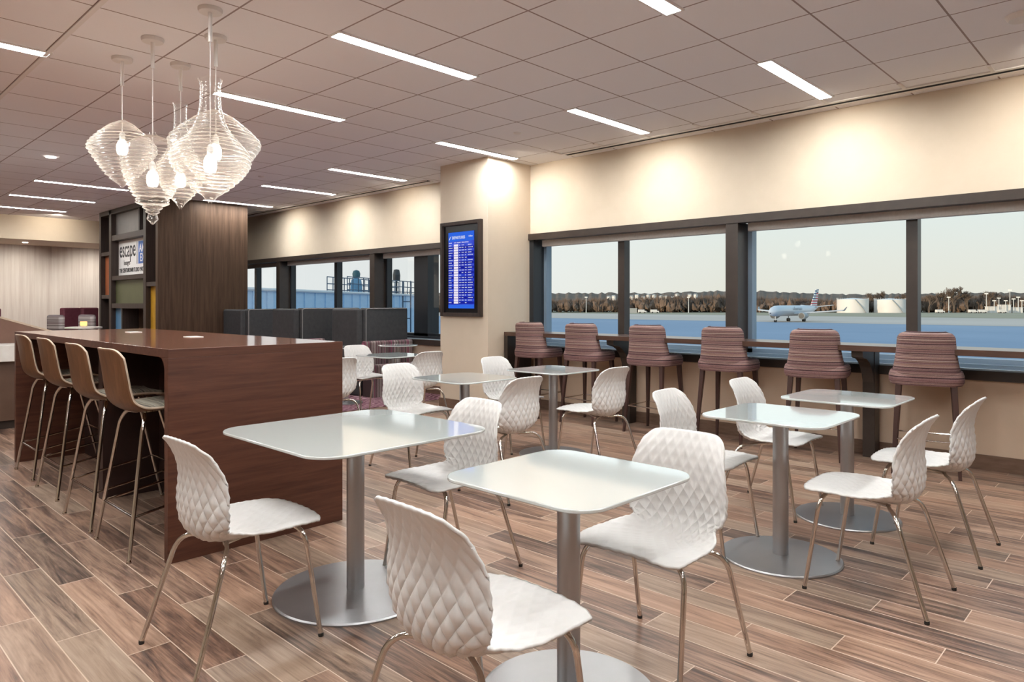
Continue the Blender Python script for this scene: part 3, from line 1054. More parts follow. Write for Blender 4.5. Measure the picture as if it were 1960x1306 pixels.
# ------------------------------------------------------------------ walnut shell bar stools at the island
def bar_stool():
    r = empty('walnut_bar_stool')
    C = [(0.17, 0.735), (0.14, 0.752), (0.04, 0.757), (-0.07, 0.750), (-0.165, 0.742), (-0.225, 0.752), (-0.272, 0.790), (-0.292, 0.85), (-0.305, 0.93), (-0.318, 1.01), (-0.333, 1.085)]
    Wd = [(0, 0.185), (0.06, 0.20), (0.3, 0.215), (0.5, 0.218), (0.62, 0.21), (0.8, 0.195), (1.0, 0.18)]
    rows = []
    B, A = 48, 20
    for j in range(B + 1):
        row = []
        for i in range(A + 1):
            u = -1 + 2 * i / A
            t0_ = 0.05 * abs(u) ** 4
            t1_ = 1 - 0.075 * abs(u) ** 5
            t = t0_ + (t1_ - t0_) * j / B
            y, z = catmull(C, t)
            y2, z2 = catmull(C, min(1, t + 0.01))
            y1, z1 = catmull(C, max(0, t - 0.01))
            dy, dz = y2 - y1, z2 - z1
            m_ = math.hypot(dy, dz)
            ny, nz = dz / m_, -dy / m_
            w = interp(Wd, t)
            off = 0.035 * abs(u) ** 2.5 * min(1, max(0.2, t * 2))
            row.append((u * w, y + ny * off, z + nz * off))
        rows.append(row)
    sh = MB().grid(rows).build('plywood_shell', [M['plywood'], M['plyedge']], r, smooth=True, solid=0.012)
    sh.modifiers['thickness'].material_offset_rim = 1
    sh.modifiers['thickness'].offset = 0
    # seat pad
    cp = []
    for j in range(13):
        row = []
        for i in range(13):
            u = -1 + 2 * i / 12
            v = -1 + 2 * j / 12
            bulge = (1 - abs(u) ** 4) * (1 - abs(v) ** 4)
            y = -0.02 + v * 0.165
            zc = 0.757 - 0.012 * max(0, -v)
            row.append((u * 0.188 * (1 - 0.06 * abs(v) ** 4), y * (1 - 0.0 * abs(u)), zc + 0.012 * abs(u) ** 2 + 0.008 + 0.024 * bulge))
        cp.append(row)
    MB().grid(cp).build('seat_pad', M['cushion'], r, smooth=True, solid=-0.02)
    for s in (-1, 1):
        for fr_ in (-1, 1):
            yt = 0.10 if fr_ > 0 else -0.165
            foot = (s * 0.265, 0.29 * fr_, 0.0)
            path = [(s * 0.05, yt * 0.9, 0.728)] + arc((s * 0.11, yt, 0.728), (s * 0.165, yt * 1.08, 0.726), (s * 0.178, yt * 1.2, 0.65), 6) + [(foot[0], foot[1], 0.006)]
            lg = MB().tube(path, 0.0105, 12).build('leg', M['chrome'], r, smooth='auto')
            MB().lathe([(0.013, 0), (0.013, 0.01), (0.011, 0.018)], foot[0], foot[1], 12).build('foot_cap', M['chrome'], lg)
    # rungs
    def lp(s, fr_, z):
        k = 1 - z / 0.65
        yt = 0.12 if fr_ > 0 else -0.198
        return (s * (0.178 + (0.265 - 0.178) * k), yt + (0.29 * fr_ - yt) * k, z)
    MB().tube([lp(-1, 1, 0.30), lp(1, 1, 0.30)], 0.008, 10).build('foot_rung', M['chrome'], r, smooth='auto')
    MB().tube([lp(-1, -1, 0.22), lp(1, -1, 0.22)], 0.0065, 10).build('foot_rung', M['chrome'], r, smooth='auto')
    for s in (-1, 1):
        MB().tube([lp(s, -1, 0.22), lp(s, 1, 0.30)], 0.0065, 10).build('foot_rung', M['chrome'], r, smooth='auto')
    return r


st0 = bar_stool()
tag(st0, None, 'bar stool', 'walnut bar stools along the island')
for i, (x, y, lab) in enumerate([(-4.128, 1.515, 'walnut shell bar stool nearest the camera at the bar island'),
                                 (-4.800, 1.525, 'walnut shell bar stool second from the camera at the bar island'),
                                 (-5.690, 1.570, 'walnut shell bar stool third from the camera at the bar island'),
                                 (-6.430, 1.590, 'walnut shell bar stool farthest along the bar island, leftmost')]):
    o = st0 if i == 0 else dup(st0, (0, 0, 0), 0)
    o.location = (x, y, 0)
    o['label'] = lab


# ------------------------------------------------------------------ window bar ledge
LY0, LY1, LZ = 6.12, 6.56, 0.978
led = empty('window_bar_ledge')
MB().box(-5.985, 4.9, LY0, LY1, LZ - 0.048, LZ).build('ledge_top', [M['ledge']], led, bevel=0.003)
MB().box(-5.985, -5.93, LY0 + 0.005, LY1, 0.0, LZ - 0.048).build('end_panel', M['trim_metal'], led)
for x in (-4.44, -1.94, 0.56):
    MB().box(x - 0.05, x + 0.05, 6.47, 6.60, 0.0, LZ - 0.048).build('support_post', M['trim_metal'], led, bevel=0.004)
    pts = [(x - 0.045, 6.47, 0.93), (x - 0.045, 6.17, 0.93), (x - 0.045, 6.175, 0.88)]
    for k in range(7):
        a = R(90 * k / 6)
        pts.append((x - 0.045, 6.20 + 0.27 * math.sin(a) * 1.0, 0.87 - 0.30 * (1 - math.cos(a))))
    MB().extrude(pts, (0.09, 0, 0)).build('curved_bracket', M['trim_metal'], led)
tag(led, 'long dark window bar ledge on posts below the windows, with curved brackets', 'bar ledge')


# ------------------------------------------------------------------ striped upholstered stools at the window
def striped_stool():
    r = empty('striped_bar_stool')
    # back: shell from seat bottom up, curved around the sitter
    def shell(z0, z1, n=30):
        outer = []
        inner = []
        for j in range(n + 1):
            t = j / n
            z = z0 + (z1 - z0) * t
            hw = 0.242 - 0.046 * t - 0.010 * math.sin(t * PI) + 0.010 * (1 - t) ** 3
            if t > 0.84:
                hw -= 0.060 * (1 - math.sqrt(max(0.0, 1 - ((t - 0.84) / 0.16) ** 2)))
            yb = -0.215 + 0.015 * (1 - t) - 0.035 * t
            rd = 1 - math.sqrt(max(0.0, 1 - (max(0.0, t - 0.93) / 0.07) ** 2))
            yb2 = yb + 0.026 * rd
            ro, ri = [], []
            for i in range(25):
                u = -1 + 2 * i / 24
                x = hw * math.sin(u * PI / 2) ** 1 if True else 0
                k = abs(u) ** 2.6
                yo = yb2 + 0.155 * k
                ro.append((x, yo, z - 0.018 * (t > 0.99) * 0))
                ri.append((x * (0.84 + 0.08 * t), yb + 0.055 - 0.02 * rd + 0.13 * k * 0.9, z))
            outer.append(ro)
            inner.append(ri)
        return outer, inner
    o_, i_ = shell(0.715, 1.105)
    mb = MB()
    mb.grid(o_)
    mb.grid([list(reversed(q)) for q in i_])
    n = len(o_)
    # top, bottom and side closing strips, the top rounded
    cap = []
    for k in range(5):
        a = k / 4
        cap.append([tuple(Vector(p) * (1 - a) + Vector(q) * a + Vector((0, 0, 0.004 * math.sin(a * PI)))) for p, q in zip(o_[-1], i_[-1])])
    mb.grid(cap)
    mb.grid([i_[0], o_[0]])
    mb.grid([[row[0] for row in i_], [row[0] for row in o_]])
    mb.grid([[row[-1] for row in o_], [row[-1] for row in i_]])
    mb.build('backrest', M['stripes'], r, smooth='auto', angle=50)
    # seat: rounded squab, a little wider at the back
    rows = []
    prof = [(0.80, 0.700), (0.95, 0.690), (1.0, 0.715), (1.0, 0.760), (0.96, 0.790), (0.85, 0.805), (0.5, 0.812), (0.0, 0.812)]
    for (k, z) in prof:
        row = []
        for a_ in range(41):
            a = 2 * PI * a_ / 40
            cx, sy = math.cos(a), math.sin(a)
            ex = (abs(cx) ** 0.55) * (1 if cx > 0 else -1)
            ey = (abs(sy) ** 0.55) * (1 if sy > 0 else -1)
            row.append((ex * 0.258 * k, 0.03 + ey * 0.232 * k, z + 0.004 * cx * cx))
        rows.append(row)
    mb = MB().grid(rows)
    mb.add([(p[0], p[1], p[2]) for p in rows[0][:-1]], [tuple(range(39, -1, -1))])
    mb.build('seat', M['stripes'], r, smooth='auto', angle=60)
    for s in (-1, 1):
        for fr_ in (-1, 1):
            yt = 0.03 + 0.165 * fr_
            top = Vector((s * 0.185, yt, 0.705))
            bot = Vector((s * 0.222, 0.03 + 0.215 * fr_ - (0.02 if fr_ < 0 else 0), 0.0))
            mb = MB()
            def q(c, w):
                return [(c.x - w, c.y - w, c.z), (c.x + w, c.y - w, c.z), (c.x + w, c.y + w, c.z), (c.x - w, c.y + w, c.z)]
            mb.add(q(bot, 0.0115) + q(top, 0.021), [(3, 2, 1, 0), (4, 5, 6, 7), (0, 1, 5, 4), (1, 2, 6, 5), (2, 3, 7, 6), (3, 0, 4, 7)])
            mb.build('leg', M['legwood'], r, bevel=0.003)
    def lp(s, fr_, z):
        k = 1 - z / 0.705
        return (s * (0.185 + 0.037 * k), 0.03 + 0.165 * fr_ + ((0.05 * fr_) - (0.02 if fr_ < 0 else 0)) * k, z)
    c = [lp(-1, -1, 0.27), lp(1, -1, 0.27), lp(1, 1, 0.27), lp(-1, 1, 0.27), lp(-1, -1, 0.27)]
    for a, b in zip(c, c[1:]):
        MB().tube([a, b], 0.006, 8).build('foot_rail', M['chrome'], r, smooth='auto')
    return r


ss0 = striped_stool()
tag(ss0, None, 'bar stool', 'striped bar stools at the window ledge')
SX = [(-5.55, 'first striped stool, at the pillar end of the window ledge'),
      (-4.79, 'second striped stool from the pillar, before the window mullion'),
      (-3.94, 'third striped stool from the pillar, in front of a ledge post'),
      (-3.12, 'fourth striped stool from the pillar, below the thick window post'),
      (-2.29, 'fifth striped stool from the pillar, beneath the white aircraft'),
      (-1.45, 'sixth and largest striped stool, the rightmost at the ledge')]
for i, (x, lab) in enumerate(SX):
    o = ss0 if i == 0 else dup(ss0, (0, 0, 0), 0)
    o.location = (x, 6.235, 0)
    o.rotation_euler = (0, 0, (R(-2), R(1), R(0), R(2), R(10), R(13))[i])
    o['label'] = lab


# ------------------------------------------------------------------ departures screen on the pillar
def text_mesh(body, size, name, m, parent, matrix, sx=1.0, ext=0.001, align='LEFT', bold=0.0):
    cu = bpy.data.curves.new(name, 'FONT')
    cu.body = body
    cu.size = size
    cu.extrude = ext
    cu.offset = bold
    cu.align_x = align
    t = bpy.data.objects.new(name + '_source', cu)
    COL.objects.link(t)
    dg = bpy.context.evaluated_depsgraph_get()
    me = bpy.data.meshes.new_from_object(t.evaluated_get(dg))
    bpy.data.objects.remove(t)
    me.name = name
    me.transform(Matrix.Diagonal((sx, 1, 1, 1)))
    me.transform(matrix)
    me.materials.clear()
    me.materials.append(m)
    o = bpy.data.objects.new(name, me)
    COL.objects.link(o)
    if parent is not None:
        o.parent = parent
    return o


def facing_front(x, y, z):
    """text plane on a wall that looks towards -Y"""
    return Matrix.Translation((x, y, z)) @ Matrix.Rotation(PI / 2, 4, 'X')


ds = empty('departures_screen', (0, 0, 0))
x0, x1, z0, z1 = -6.82, -6.08, 1.165, 2.345
yf = 5.858
f = MB()
f.box(x0, x0 + 0.045, yf - 0.05, yf, z0, z1).box(x1 - 0.045, x1, yf - 0.05, yf, z0, z1)
f.box(x0 + 0.045, x1 - 0.045, yf - 0.05, yf, z0, z0 + 0.045).box(x0 + 0.045, x1 - 0.045, yf - 0.05, yf, z1 - 0.045, z1)
f.build('frame', M['walnut_dark'], ds, bevel=0.004)
MB().box(x0 + 0.045, x1 - 0.045, yf - 0.02, yf, z0 + 0.045, z1 - 0.045).build('black_surround', M['black'], ds)
dx0, dx1, dz0, dz1 = -6.685, -6.215, 1.265, 2.215
MB().box(dx0, dx1, yf - 0.024, yf - 0.02, dz0, dz1).build('display', M['screen'], ds)
MB().box(dx0, dx1, yf - 0.0255, yf - 0.024, dz1 - 0.115, dz1).build('header_bar', M['screen_head'], ds)
MB().box(dx0, dx1, yf - 0.0255, yf - 0.024, dz0, dz0 + 0.045).build('footer_bar', M['screen_head'], ds)
text_mesh('DEPARTURES', 0.050, 'heading_text', M['screen_white'], ds, facing_front(dx0 + 0.07, yf - 0.026, dz1 - 0.085), 0.82, bold=0.0006)
text_mesh('5:50am', 0.028, 'clock_text', M['screen_white'], ds, facing_front(dx0 + 0.375, yf - 0.026, dz1 - 0.07), 0.9)
sw = MB()
pl = [(dx0 + 0.012, dz1 - 0.095), (dx0 + 0.03, dz1 - 0.06), (dx0 + 0.06, dz1 - 0.045), (dx0 + 0.04, dz1 - 0.065), (dx0 + 0.025, dz1 - 0.092)]
sw.extrude([(a, yf - 0.0262, b) for a, b in pl], (0, 0.001, 0)).build('swoosh_mark', M['screen_white'], ds)
rows_ = MB()
cells = MB()
dashes = MB()
nrow = 24
rz1, rz0 = dz1 - 0.150, dz0 + 0.055
for k in range(nrow):
    za = rz1 - (rz1 - rz0) * (k + 1) / nrow
    zb = rz1 - (rz1 - rz0) * k / nrow
    if k % 2:
        rows_.box(dx0, dx1, yf - 0.0252, yf - 0.024, za, zb)
    cells.box(dx0 + 0.105, dx0 + 0.185, yf - 0.0262, yf - 0.0252, za + 0.004, zb - 0.002)
    for (a, w_, p_) in ((0.008, 0.075, 0.9), (0.205, 0.03, 0.95), (0.25, 0.045, 0.9), (0.31, 0.028, 0.9), (0.365, 0.085, 0.95)):
        if rnd.random() < p_:
            w2 = w_ * rnd.uniform(0.6, 1.0)
            xx = a
            while xx < a + w2:
                lw = rnd.uniform(0.005, 0.010)
                dashes.box(dx0 + xx, dx0 + xx + lw, yf - 0.0262, yf - 0.0254, za + 0.012, zb - 0.010)
                xx += lw + 0.004
rows_.build('row_bands', M['screen_row'], ds)
cells.build('white_cells', M['screen_cell'], ds)
dashes.build('small_row_text', M['screen_white'], ds)
text_mesh('AIRLINE', 0.018, 'column_heading_text', M['screen_white'], ds, facing_front(dx0 + 0.01, yf - 0.026, dz1 - 0.138), 0.9)
text_mesh('CITY  FLIGHT  TIME  STATUS', 0.018, 'column_heading_text', M['screen_white'], ds, facing_front(dx0 + 0.11, yf - 0.026, dz1 - 0.138), 1.15)
tag(ds, 'tall framed blue departures screen mounted on the beige pillar', 'screen')

# ------------------------------------------------------------------ walnut column with display cells and the sign
colm = empty('walnut_display_column')
FX0, FX1, FY, BYk = -15.2, -12.15, 4.29, 5.82
DEP = 0.30
MB().box(FX0, FX1, FY + DEP, BYk, 0, CEIL - 0.002).build('core', M['walnut'], colm)
MB().box(FX1 - 0.10, FX1, FY, FY + DEP, 0, CEIL - 0.002).build('side_panel', M['walnut'], colm)
fr = MB()
verts_x = [(FX0, FX0 + 0.09), (-14.62, -14.50), (-12.82, -12.70)]
for a, b in verts_x:
    fr.box(a, b, FY, FY + DEP, 0, CEIL - 0.002)
fr.box(FX0 + 0.09, FX1 - 0.10, FY, FY + DEP, 3.0, CEIL - 0.002)
for (a, b, za, zb) in ((-15.11, -14.62, 2.24, 2.31), (-15.11, -14.62, 1.42, 1.49), (-14.50, -12.82, 2.50, 2.60), (-14.50, -12.82, 1.76, 1.84),
                       (-14.50, -12.82, 1.24, 1.33), (-12.70, -12.25, 1.62, 1.69), (-15.11, -12.25, 0.0, 0.5)):
    fr.box(a, b, FY + 0.01, FY + DEP, za, zb)
fr.box(-13.12, -13.06, FY + 0.02, FY + DEP, 2.60, 3.0)
fr.box(-14.0, -13.94, FY + 0.02, FY + DEP, 0.5, 1.24)
fr.build('frame', M['walnut_dark'], colm)
for (nm, c, a, b, za, zb) in (('rust_panel', (0.30, 0.085, 0.028), -15.11, -14.62, 1.49, 2.24), ('olive_panel', (0.095, 0.098, 0.045), -14.50, -12.82, 1.33, 1.76),
                              ('blue_panel', (0.10, 0.24, 0.40), -14.50, -14.0, 0.5, 1.24), ('blue_panel', (0.20, 0.28, 0.36), -13.06, -12.82, 2.60, 3.0),
                              ('amber_panel', (0.48, 0.26, 0.02), -12.70, -12.25, 0.5, 1.62), ('taupe_panel', (0.14, 0.12, 0.11), -14.50, -13.12, 2.60, 3.0)):
    mm = noisy(nm + '_paint_%d' % len(MATS), c, tuple(k * 1.15 for k in c), 0.5, 6)
    MB().box(a, b, FY + DEP - 0.22, FY + DEP, za, zb).build(nm, mm, colm)
tag(colm, 'big walnut column with a frame of coloured display cells', 'column')

sg = empty('lounge_sign')
SY = FY + 0.16
MB().box(-14.495, -12.83, SY - 0.03, SY - 0.002 + 0.05, 1.845, 2.495).build('sign_board', M['white'], sg)
inkm = principled('sign_ink', (0.012, 0.012, 0.014), 0.5)[0]
bluem = principled('sign_blue', (0.03, 0.12, 0.42), 0.4)[0]
yy = SY - 0.032
text_mesh('escape', 0.43, 'sign_word_text', inkm, sg, facing_front(-14.44, yy, 2.19), 0.74, bold=0.002)
text_mesh('lounges', 0.135, 'sign_small_text', inkm, sg, facing_front(-14.20, yy, 2.04), 0.8)
text_mesh('THE CENTURION\u00ae STUDIO PARTNER', 0.105, 'sign_line_text', inkm, sg, facing_front(-14.44, yy, 1.905), 0.80, bold=0.003)
MB().box(-13.52, -13.50, yy - 0.001, yy, 2.04, 2.44).build('divider_line', inkm, sg)
MB().box(-13.44, -12.84, yy - 0.001, yy, 2.04, 2.44).build('blue_square', bluem, sg)
text_mesh('AM', 0.20, 'square_text', M['white'], sg, facing_front(-13.40, yy - 0.0015, 2.25), 0.95, bold=0.003)
text_mesh('EX', 0.20, 'square_text', M['white'], sg, facing_front(-13.36, yy - 0.0015, 2.08), 0.95, bold=0.003)
tag(sg, 'white lounge sign with black lettering and a blue square, in the walnut column', 'sign')


# ------------------------------------------------------------------ glass pendants
def pendant(cx, cy, kind, z0, z1, wmax, label, seed, bulb_z):
    r = empty('glass_pendant', (cx, cy, 0))
    rg = random.Random(seed)
    H = z1 - z0
    profs = {
        # (height fraction from bottom, radius fraction)
        'disc': [(0, 0.02), (0.04, 0.12), (0.1, 0.3), (0.2, 0.5), (0.33, 0.7), (0.46, 0.88), (0.56, 1.0), (0.64, 0.95), (0.74, 0.78), (0.84, 0.58), (0.93, 0.36), (0.98, 0.15), (1.0, 0.07)],
        'finial': [(0, 0.02), (0.03, 0.14), (0.06, 0.20), (0.09, 0.13), (0.13, 0.20), (0.20, 0.34), (0.225, 0.54), (0.24, 0.58), (0.265, 0.46), (0.30, 0.60), (0.45, 0.82), (0.6, 0.97), (0.75, 1.0), (0.85, 0.85), (0.93, 0.5), (0.965, 0.14), (1.0, 0.08)],
        'bottle': [(0, 0.02), (0.03, 0.12), (0.06, 0.2), (0.09, 0.35), (0.14, 0.55), (0.22, 0.8), (0.30, 0.96), (0.36, 1.0), (0.42, 0.93), (0.5, 0.70), (0.58, 0.48), (0.68, 0.34), (0.78, 0.27), (0.9, 0.25), (0.97, 0.26), (1.0, 0.31)],
    }[kind]
    rows = []
    N = 300
    phase = rg.random() * 6
    prof = []
    for i in range(N + 1):
        t = i / N
        rad = interp(profs, t) * wmax / 2
        # smooth the table by averaging neighbours
        rad = (interp(profs, max(0, t - 0.012)) + interp(profs, t) + interp(profs, min(1, t + 0.012))) / 3 * wmax / 2
        body = 1.0 if 0.10 < t < (0.80 if kind != 'bottle' else 0.60) else 0.15
        rip = 0.0065 * math.sin(t * H / 0.0125 * PI + 0.9 * math.sin(t * 19 + phase)) * body
        prof.append((max(0.004, rad + rip), z0 + t * H))
    nseg = 56
    mb = MB()
    v = []
    f = []
    for j, (rad, z) in enumerate(prof):
        for k in range(nseg):
            a = 2 * PI * k / nseg
            wob = 1 + 0.012 * math.sin(3 * a + j * 0.02 + phase) + 0.008 * math.sin(5 * a - j * 0.05)
            v.append((rad * wob * math.cos(a), rad * wob * math.sin(a), z + 0.004 * math.sin(2 * a + phase)))
    for j in range(len(prof) - 1):
        for k in range(nseg):
            k2 = (k + 1) % nseg
            f.append((j * nseg + k, j * nseg + k2, (j + 1) * nseg + k2, (j + 1) * nseg + k))
    mb.add(v, f)
    mb.build('glass_shade', M['pendant'], r, smooth=True)
    MB().lathe([(0.065, CEIL - 0.024), (0.07, CEIL - 0.012), (0.07, CEIL - 0.001)], n=32).build('canopy', M['white'], r, smooth='auto')
    MB().tube([(0, 0, CEIL - 0.02), (0, 0, CEIL - 0.20)], 0.012, 12).build('stem', M['white'], r, smooth='auto')
    MB().tube([(0, 0, CEIL - 0.2), (0, 0, bulb_z + 0.10)], 0.0035, 8).build('cord', M['white'], r, smooth='auto')
    MB().lathe([(0.018, bulb_z + 0.05), (0.02, bulb_z + 0.10), (0.008, bulb_z + 0.12)], n=16).build('socket', M['white'], r, smooth='auto')
    MB().lathe([(0.004, bulb_z - 0.052), (0.028, bulb_z - 0.045), (0.036, bulb_z - 0.02), (0.036, bulb_z + 0.02), (0.024, bulb_z + 0.05)], n=20).build('bulb', M['bulb'], r, smooth='auto')
    tag(r, label, 'pendant light', 'blown glass pendant lights over the island')
    return r


pendant(-5.50, 1.70, 'disc', 2.16, 2.64, 0.45, 'glass pendant at the left of the cluster, widest near its top', 1, 2.44)
pendant(-4.95, 1.715, 'finial', 1.85, 2.46, 0.385, 'glass pendant in front with a flange and a drop-shaped tip, lowest of the cluster', 2, 2.15)
pendant(-5.33, 2.04, 'bottle', 2.02, 2.80, 0.34, 'slim bottle-necked glass pendant at the back of the cluster', 3, 2.23)
pendant(-4.20, 1.78, 'bottle', 1.925, 2.665, 0.455, 'large bottle-necked glass pendant at the right front of the cluster', 4, 2.155)
pendant(-4.61, 1.99, 'disc', 2.08, 2.60, 0.57, 'wide saucer-shaped glass pendant at the right back of the cluster', 5, 2.32)


# ------------------------------------------------------------------ high-backed booths by the far windows
def booth(x, ya, yb, zt, label, pattern):
    r = empty('high_back_booth')
    MB().box(x - 0.14, x, ya, yb, 0.30, zt).build('high_back', M['charcoal'], r, bevel=0.035, seg=4, smooth='auto')
    MB().box(x - 0.70, x - 0.14, ya, yb, 0.006, 0.42).build('seat_base', M['charcoal'], r, bevel=0.03)
    MB().box(x - 0.70, x - 0.02, ya - 0.10, ya, 0.006, zt - 0.01).build('end_wing', M['charcoal'], r, bevel=0.03, seg=4, smooth='auto')
    MB().tube([(x + 0.002, ya + 0.03, 0.36), (x + 0.002, ya + 0.03, zt - 0.05)] + arc((x + 0.002, ya + 0.03, zt - 0.04), (x + 0.002, ya + 0.03, zt - 0.012), (x + 0.002, ya + 0.07, zt - 0.01), 3)
              + [(x + 0.002, yb - 0.03, zt - 0.01)], 0.007, 8).build('piping', M['piping'], r, smooth='auto')
    MB().box(x - 0.12, x - 0.02, ya + 0.02, yb - 0.02, 0.006, 0.30).build('plinth', M['plate'], r)
    tag(r, label, 'booth', 'charcoal high-backed booths by the far windows')
    return r


booth(-11.40, 5.45, 6.50, 1.235, 'farthest charcoal high-backed booth, beside the walnut column', 0)
booth(-9.60, 5.43, 6.50, 1.258, 'middle charcoal high-backed booth, the widest one seen', 0)
booth(-8.45, 5.78, 6.57, 1.262, 'nearest charcoal high-backed booth, behind the patterned bench', 0)
bn = empty('patterned_bench')
MB().box(-8.42, -8.30, 5.70, 6.55, 0.40, 0.79).build('backrest', M['benchfab'], bn, bevel=0.03, seg=3, smooth='auto')
MB().box(-8.30, -8.14, 5.70, 6.55, 0.30, 0.46).build('seat', M['benchfab'], bn, bevel=0.03, seg=3, smooth='auto')
MB().box(-8.40, -8.16, 5.72, 6.53, 0.006, 0.30).build('skirt', M['benchfab'], bn)
tag(bn, 'low bench in striped fabric with pink accents under the far window', 'bench')
b2 = empty('patterned_bench')
MB().box(-9.45, -9.33, 4.95, 5.70, 0.40, 0.80).build('backrest', M['benchfab'], b2, bevel=0.03, seg=3, smooth='auto')
MB().box(-9.33, -8.90, 4.95, 5.70, 0.006, 0.45).build('seat', M['benchfab'], b2, bevel=0.03, seg=3, smooth='auto')
tag(b2, 'striped bench glimpsed behind the island corner and a white chair', 'bench')

# ------------------------------------------------------------------ service counter at the left
ct = empty('service_counter')
MB().box(-10.2, -8.88, -1.6, 3.0, 0.715, 0.885).build('white_top', M['whitestone'], ct, bevel=0.004)
MB().box(-10.1, -8.94, -1.5, 2.95, 0.09, 0.715).build('brown_base', M['counterbrown'], ct)
MB().box(-10.1, -8.98, -1.5, 2.95, 0.0, 0.09).build('kick_plate', M['trim_metal'], ct)
tag(ct, 'brown service counter with thick white top at the left edge', 'counter')
sp = empty('sloped_counter_screen')
pts = [(-9.40, -1.2, 0.885), (-9.40, 2.35, 0.885), (-9.40, 2.35, 0.93), (-9.40, 1.55, 1.205), (-9.40, -1.2, 1.205)]
MB().extrude(pts, (-0.05, 0, 0)).build('sloped_panel', M['slopebrown'], sp)
MB().extrude([(p[0], p[1], p[2]) for p in [(-9.395, 1.55, 1.205), (-9.395, 2.35, 0.93), (-9.395, 2.35, 0.95), (-9.395, 1.56, 1.222), (-9.395, -1.2, 1.222), (-9.395, -1.2, 1.205)]], (-0.06, 0, 0)).build('pale_edge', M['plyedge'], sp)
tag(sp, 'brown sloping screen standing on the service counter', 'counter screen')


# far-left lounge furniture
def lounge_chair(x, y, rz, label):
    r = empty('maroon_lounge_chair', (x, y, 0), rz)
    MB().box(-0.21, 0.21, -0.30, -0.18, 0.30, 1.24).build('backrest', M['maroon'], r, bevel=0.03, seg=3, smooth='auto')
    MB().box(-0.22, 0.22, -0.18, 0.28, 0.28, 0.46).build('seat', M['maroon'], r, bevel=0.04, seg=3, smooth='auto')
    for sx in (-1, 1):
        for sy in (-1, 1):
            MB().tube([(sx * 0.19, sy * 0.22 - 0.02, 0.28), (sx * 0.20, sy * 0.25 - 0.02, 0.0)], 0.014, 8).build('leg', M['legwood'], r, smooth='auto')
    tag(r, label, 'lounge chair', 'maroon high-backed chairs in the far lounge')
    return r


bx, by = bearing(153, 14.3)
lounge_chair(bx, by, R(-60), 'maroon high-backed chair left of the walnut column')
bx, by = bearing(188, 14.9)
lounge_chair(bx, by, R(-60), 'maroon high-backed chair half hidden by the walnut column')
bx, by = bearing(-2, 12.8)
lounge_chair(bx, by, R(-60), 'maroon chair top at the left edge, above the sloping counter screen')


def grey_stool(x, y, label):
    r = empty('grey_striped_stool', (x, y, 0), R(20))
    MB().box(-0.19, 0.19, -0.2, -0.10, 0.75, 1.13).build('backrest', M['greystripe'], r, bevel=0.04, seg=3, smooth='auto')
    MB().box(-0.20, 0.20, -0.10, 0.2, 0.70, 0.80).build('seat', M['greystripe'], r, bevel=0.03, seg=3, smooth='auto')
    for sx in (-1, 1):
        for sy in (-1, 1):
            MB().tube([(sx * 0.15, sy * 0.15, 0.70), (sx * 0.19, sy * 0.19, 0.0)], 0.014, 8).build('leg', M['legwood'], r, smooth='auto')
    tag(r, label, 'stool', 'grey striped stools in the far lounge')


bx, by = bearing(123, 12.3)
grey_stool(bx, by, 'grey striped stool back showing above the far end of the island')
bx, by = bearing(182, 12.6)
grey_stool(bx, by, 'grey striped stool back beside the amber lamp, against the walnut column')
bx, by = bearing(160, 12.0)
tl = empty('high_lamp_table', (bx, by, 0))
MB().lathe([(0.28, 0.90), (0.28, 0.925)], n=32).build('tabletop', M['whitestone'], tl, smooth='auto')
MB().lathe([(0.03, 0.02), (0.03, 0.90)], n=16).build('column', M['steel'], tl, smooth='auto')
MB().lathe([(0.2, 0.0), (0.2, 0.02)], n=32).build('base_disc', M['steel'], tl, smooth='auto')
tag(tl, 'small high table hidden behind the island, carrying the amber lamp', 'table')
la = empty('table_lamp', (bx, by, 0.925))
MB().lathe([(0.04, 0.0), (0.035, 0.02)], n=16).build('lamp_base', M['white'], la)
MB().box(-0.045, 0.045, -0.045, 0.045, 0.02, 0.095).build('lamp_shade', M['candle'], la, bevel=0.006)
tag(la, 'tiny glowing amber table lamp beyond the island', 'lamp')

# ------------------------------------------------------------------ outside
GZ = -3.83
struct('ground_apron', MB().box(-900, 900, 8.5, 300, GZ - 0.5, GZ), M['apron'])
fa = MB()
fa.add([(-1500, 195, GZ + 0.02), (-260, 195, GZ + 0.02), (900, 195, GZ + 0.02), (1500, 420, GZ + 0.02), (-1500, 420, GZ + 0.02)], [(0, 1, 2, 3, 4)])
struct('ground_sunlit_taxiway', fa, M['sunlit_far_apron'])
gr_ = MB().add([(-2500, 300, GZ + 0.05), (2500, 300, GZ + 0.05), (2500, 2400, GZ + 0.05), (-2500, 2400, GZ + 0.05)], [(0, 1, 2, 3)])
struct('ground_sunlit_grass', gr_, M['sunlit_grass'])
struct('unseen_terminal_block', MB().box(-260, 260, -30, -6, GZ, 5.0), M['facade'])  # unseen terminal bulk, added to cast shade over the near apron
struct('terminal_base', MB().box(-120, 120, -6, 6.9, GZ, -0.13), M['facade'])


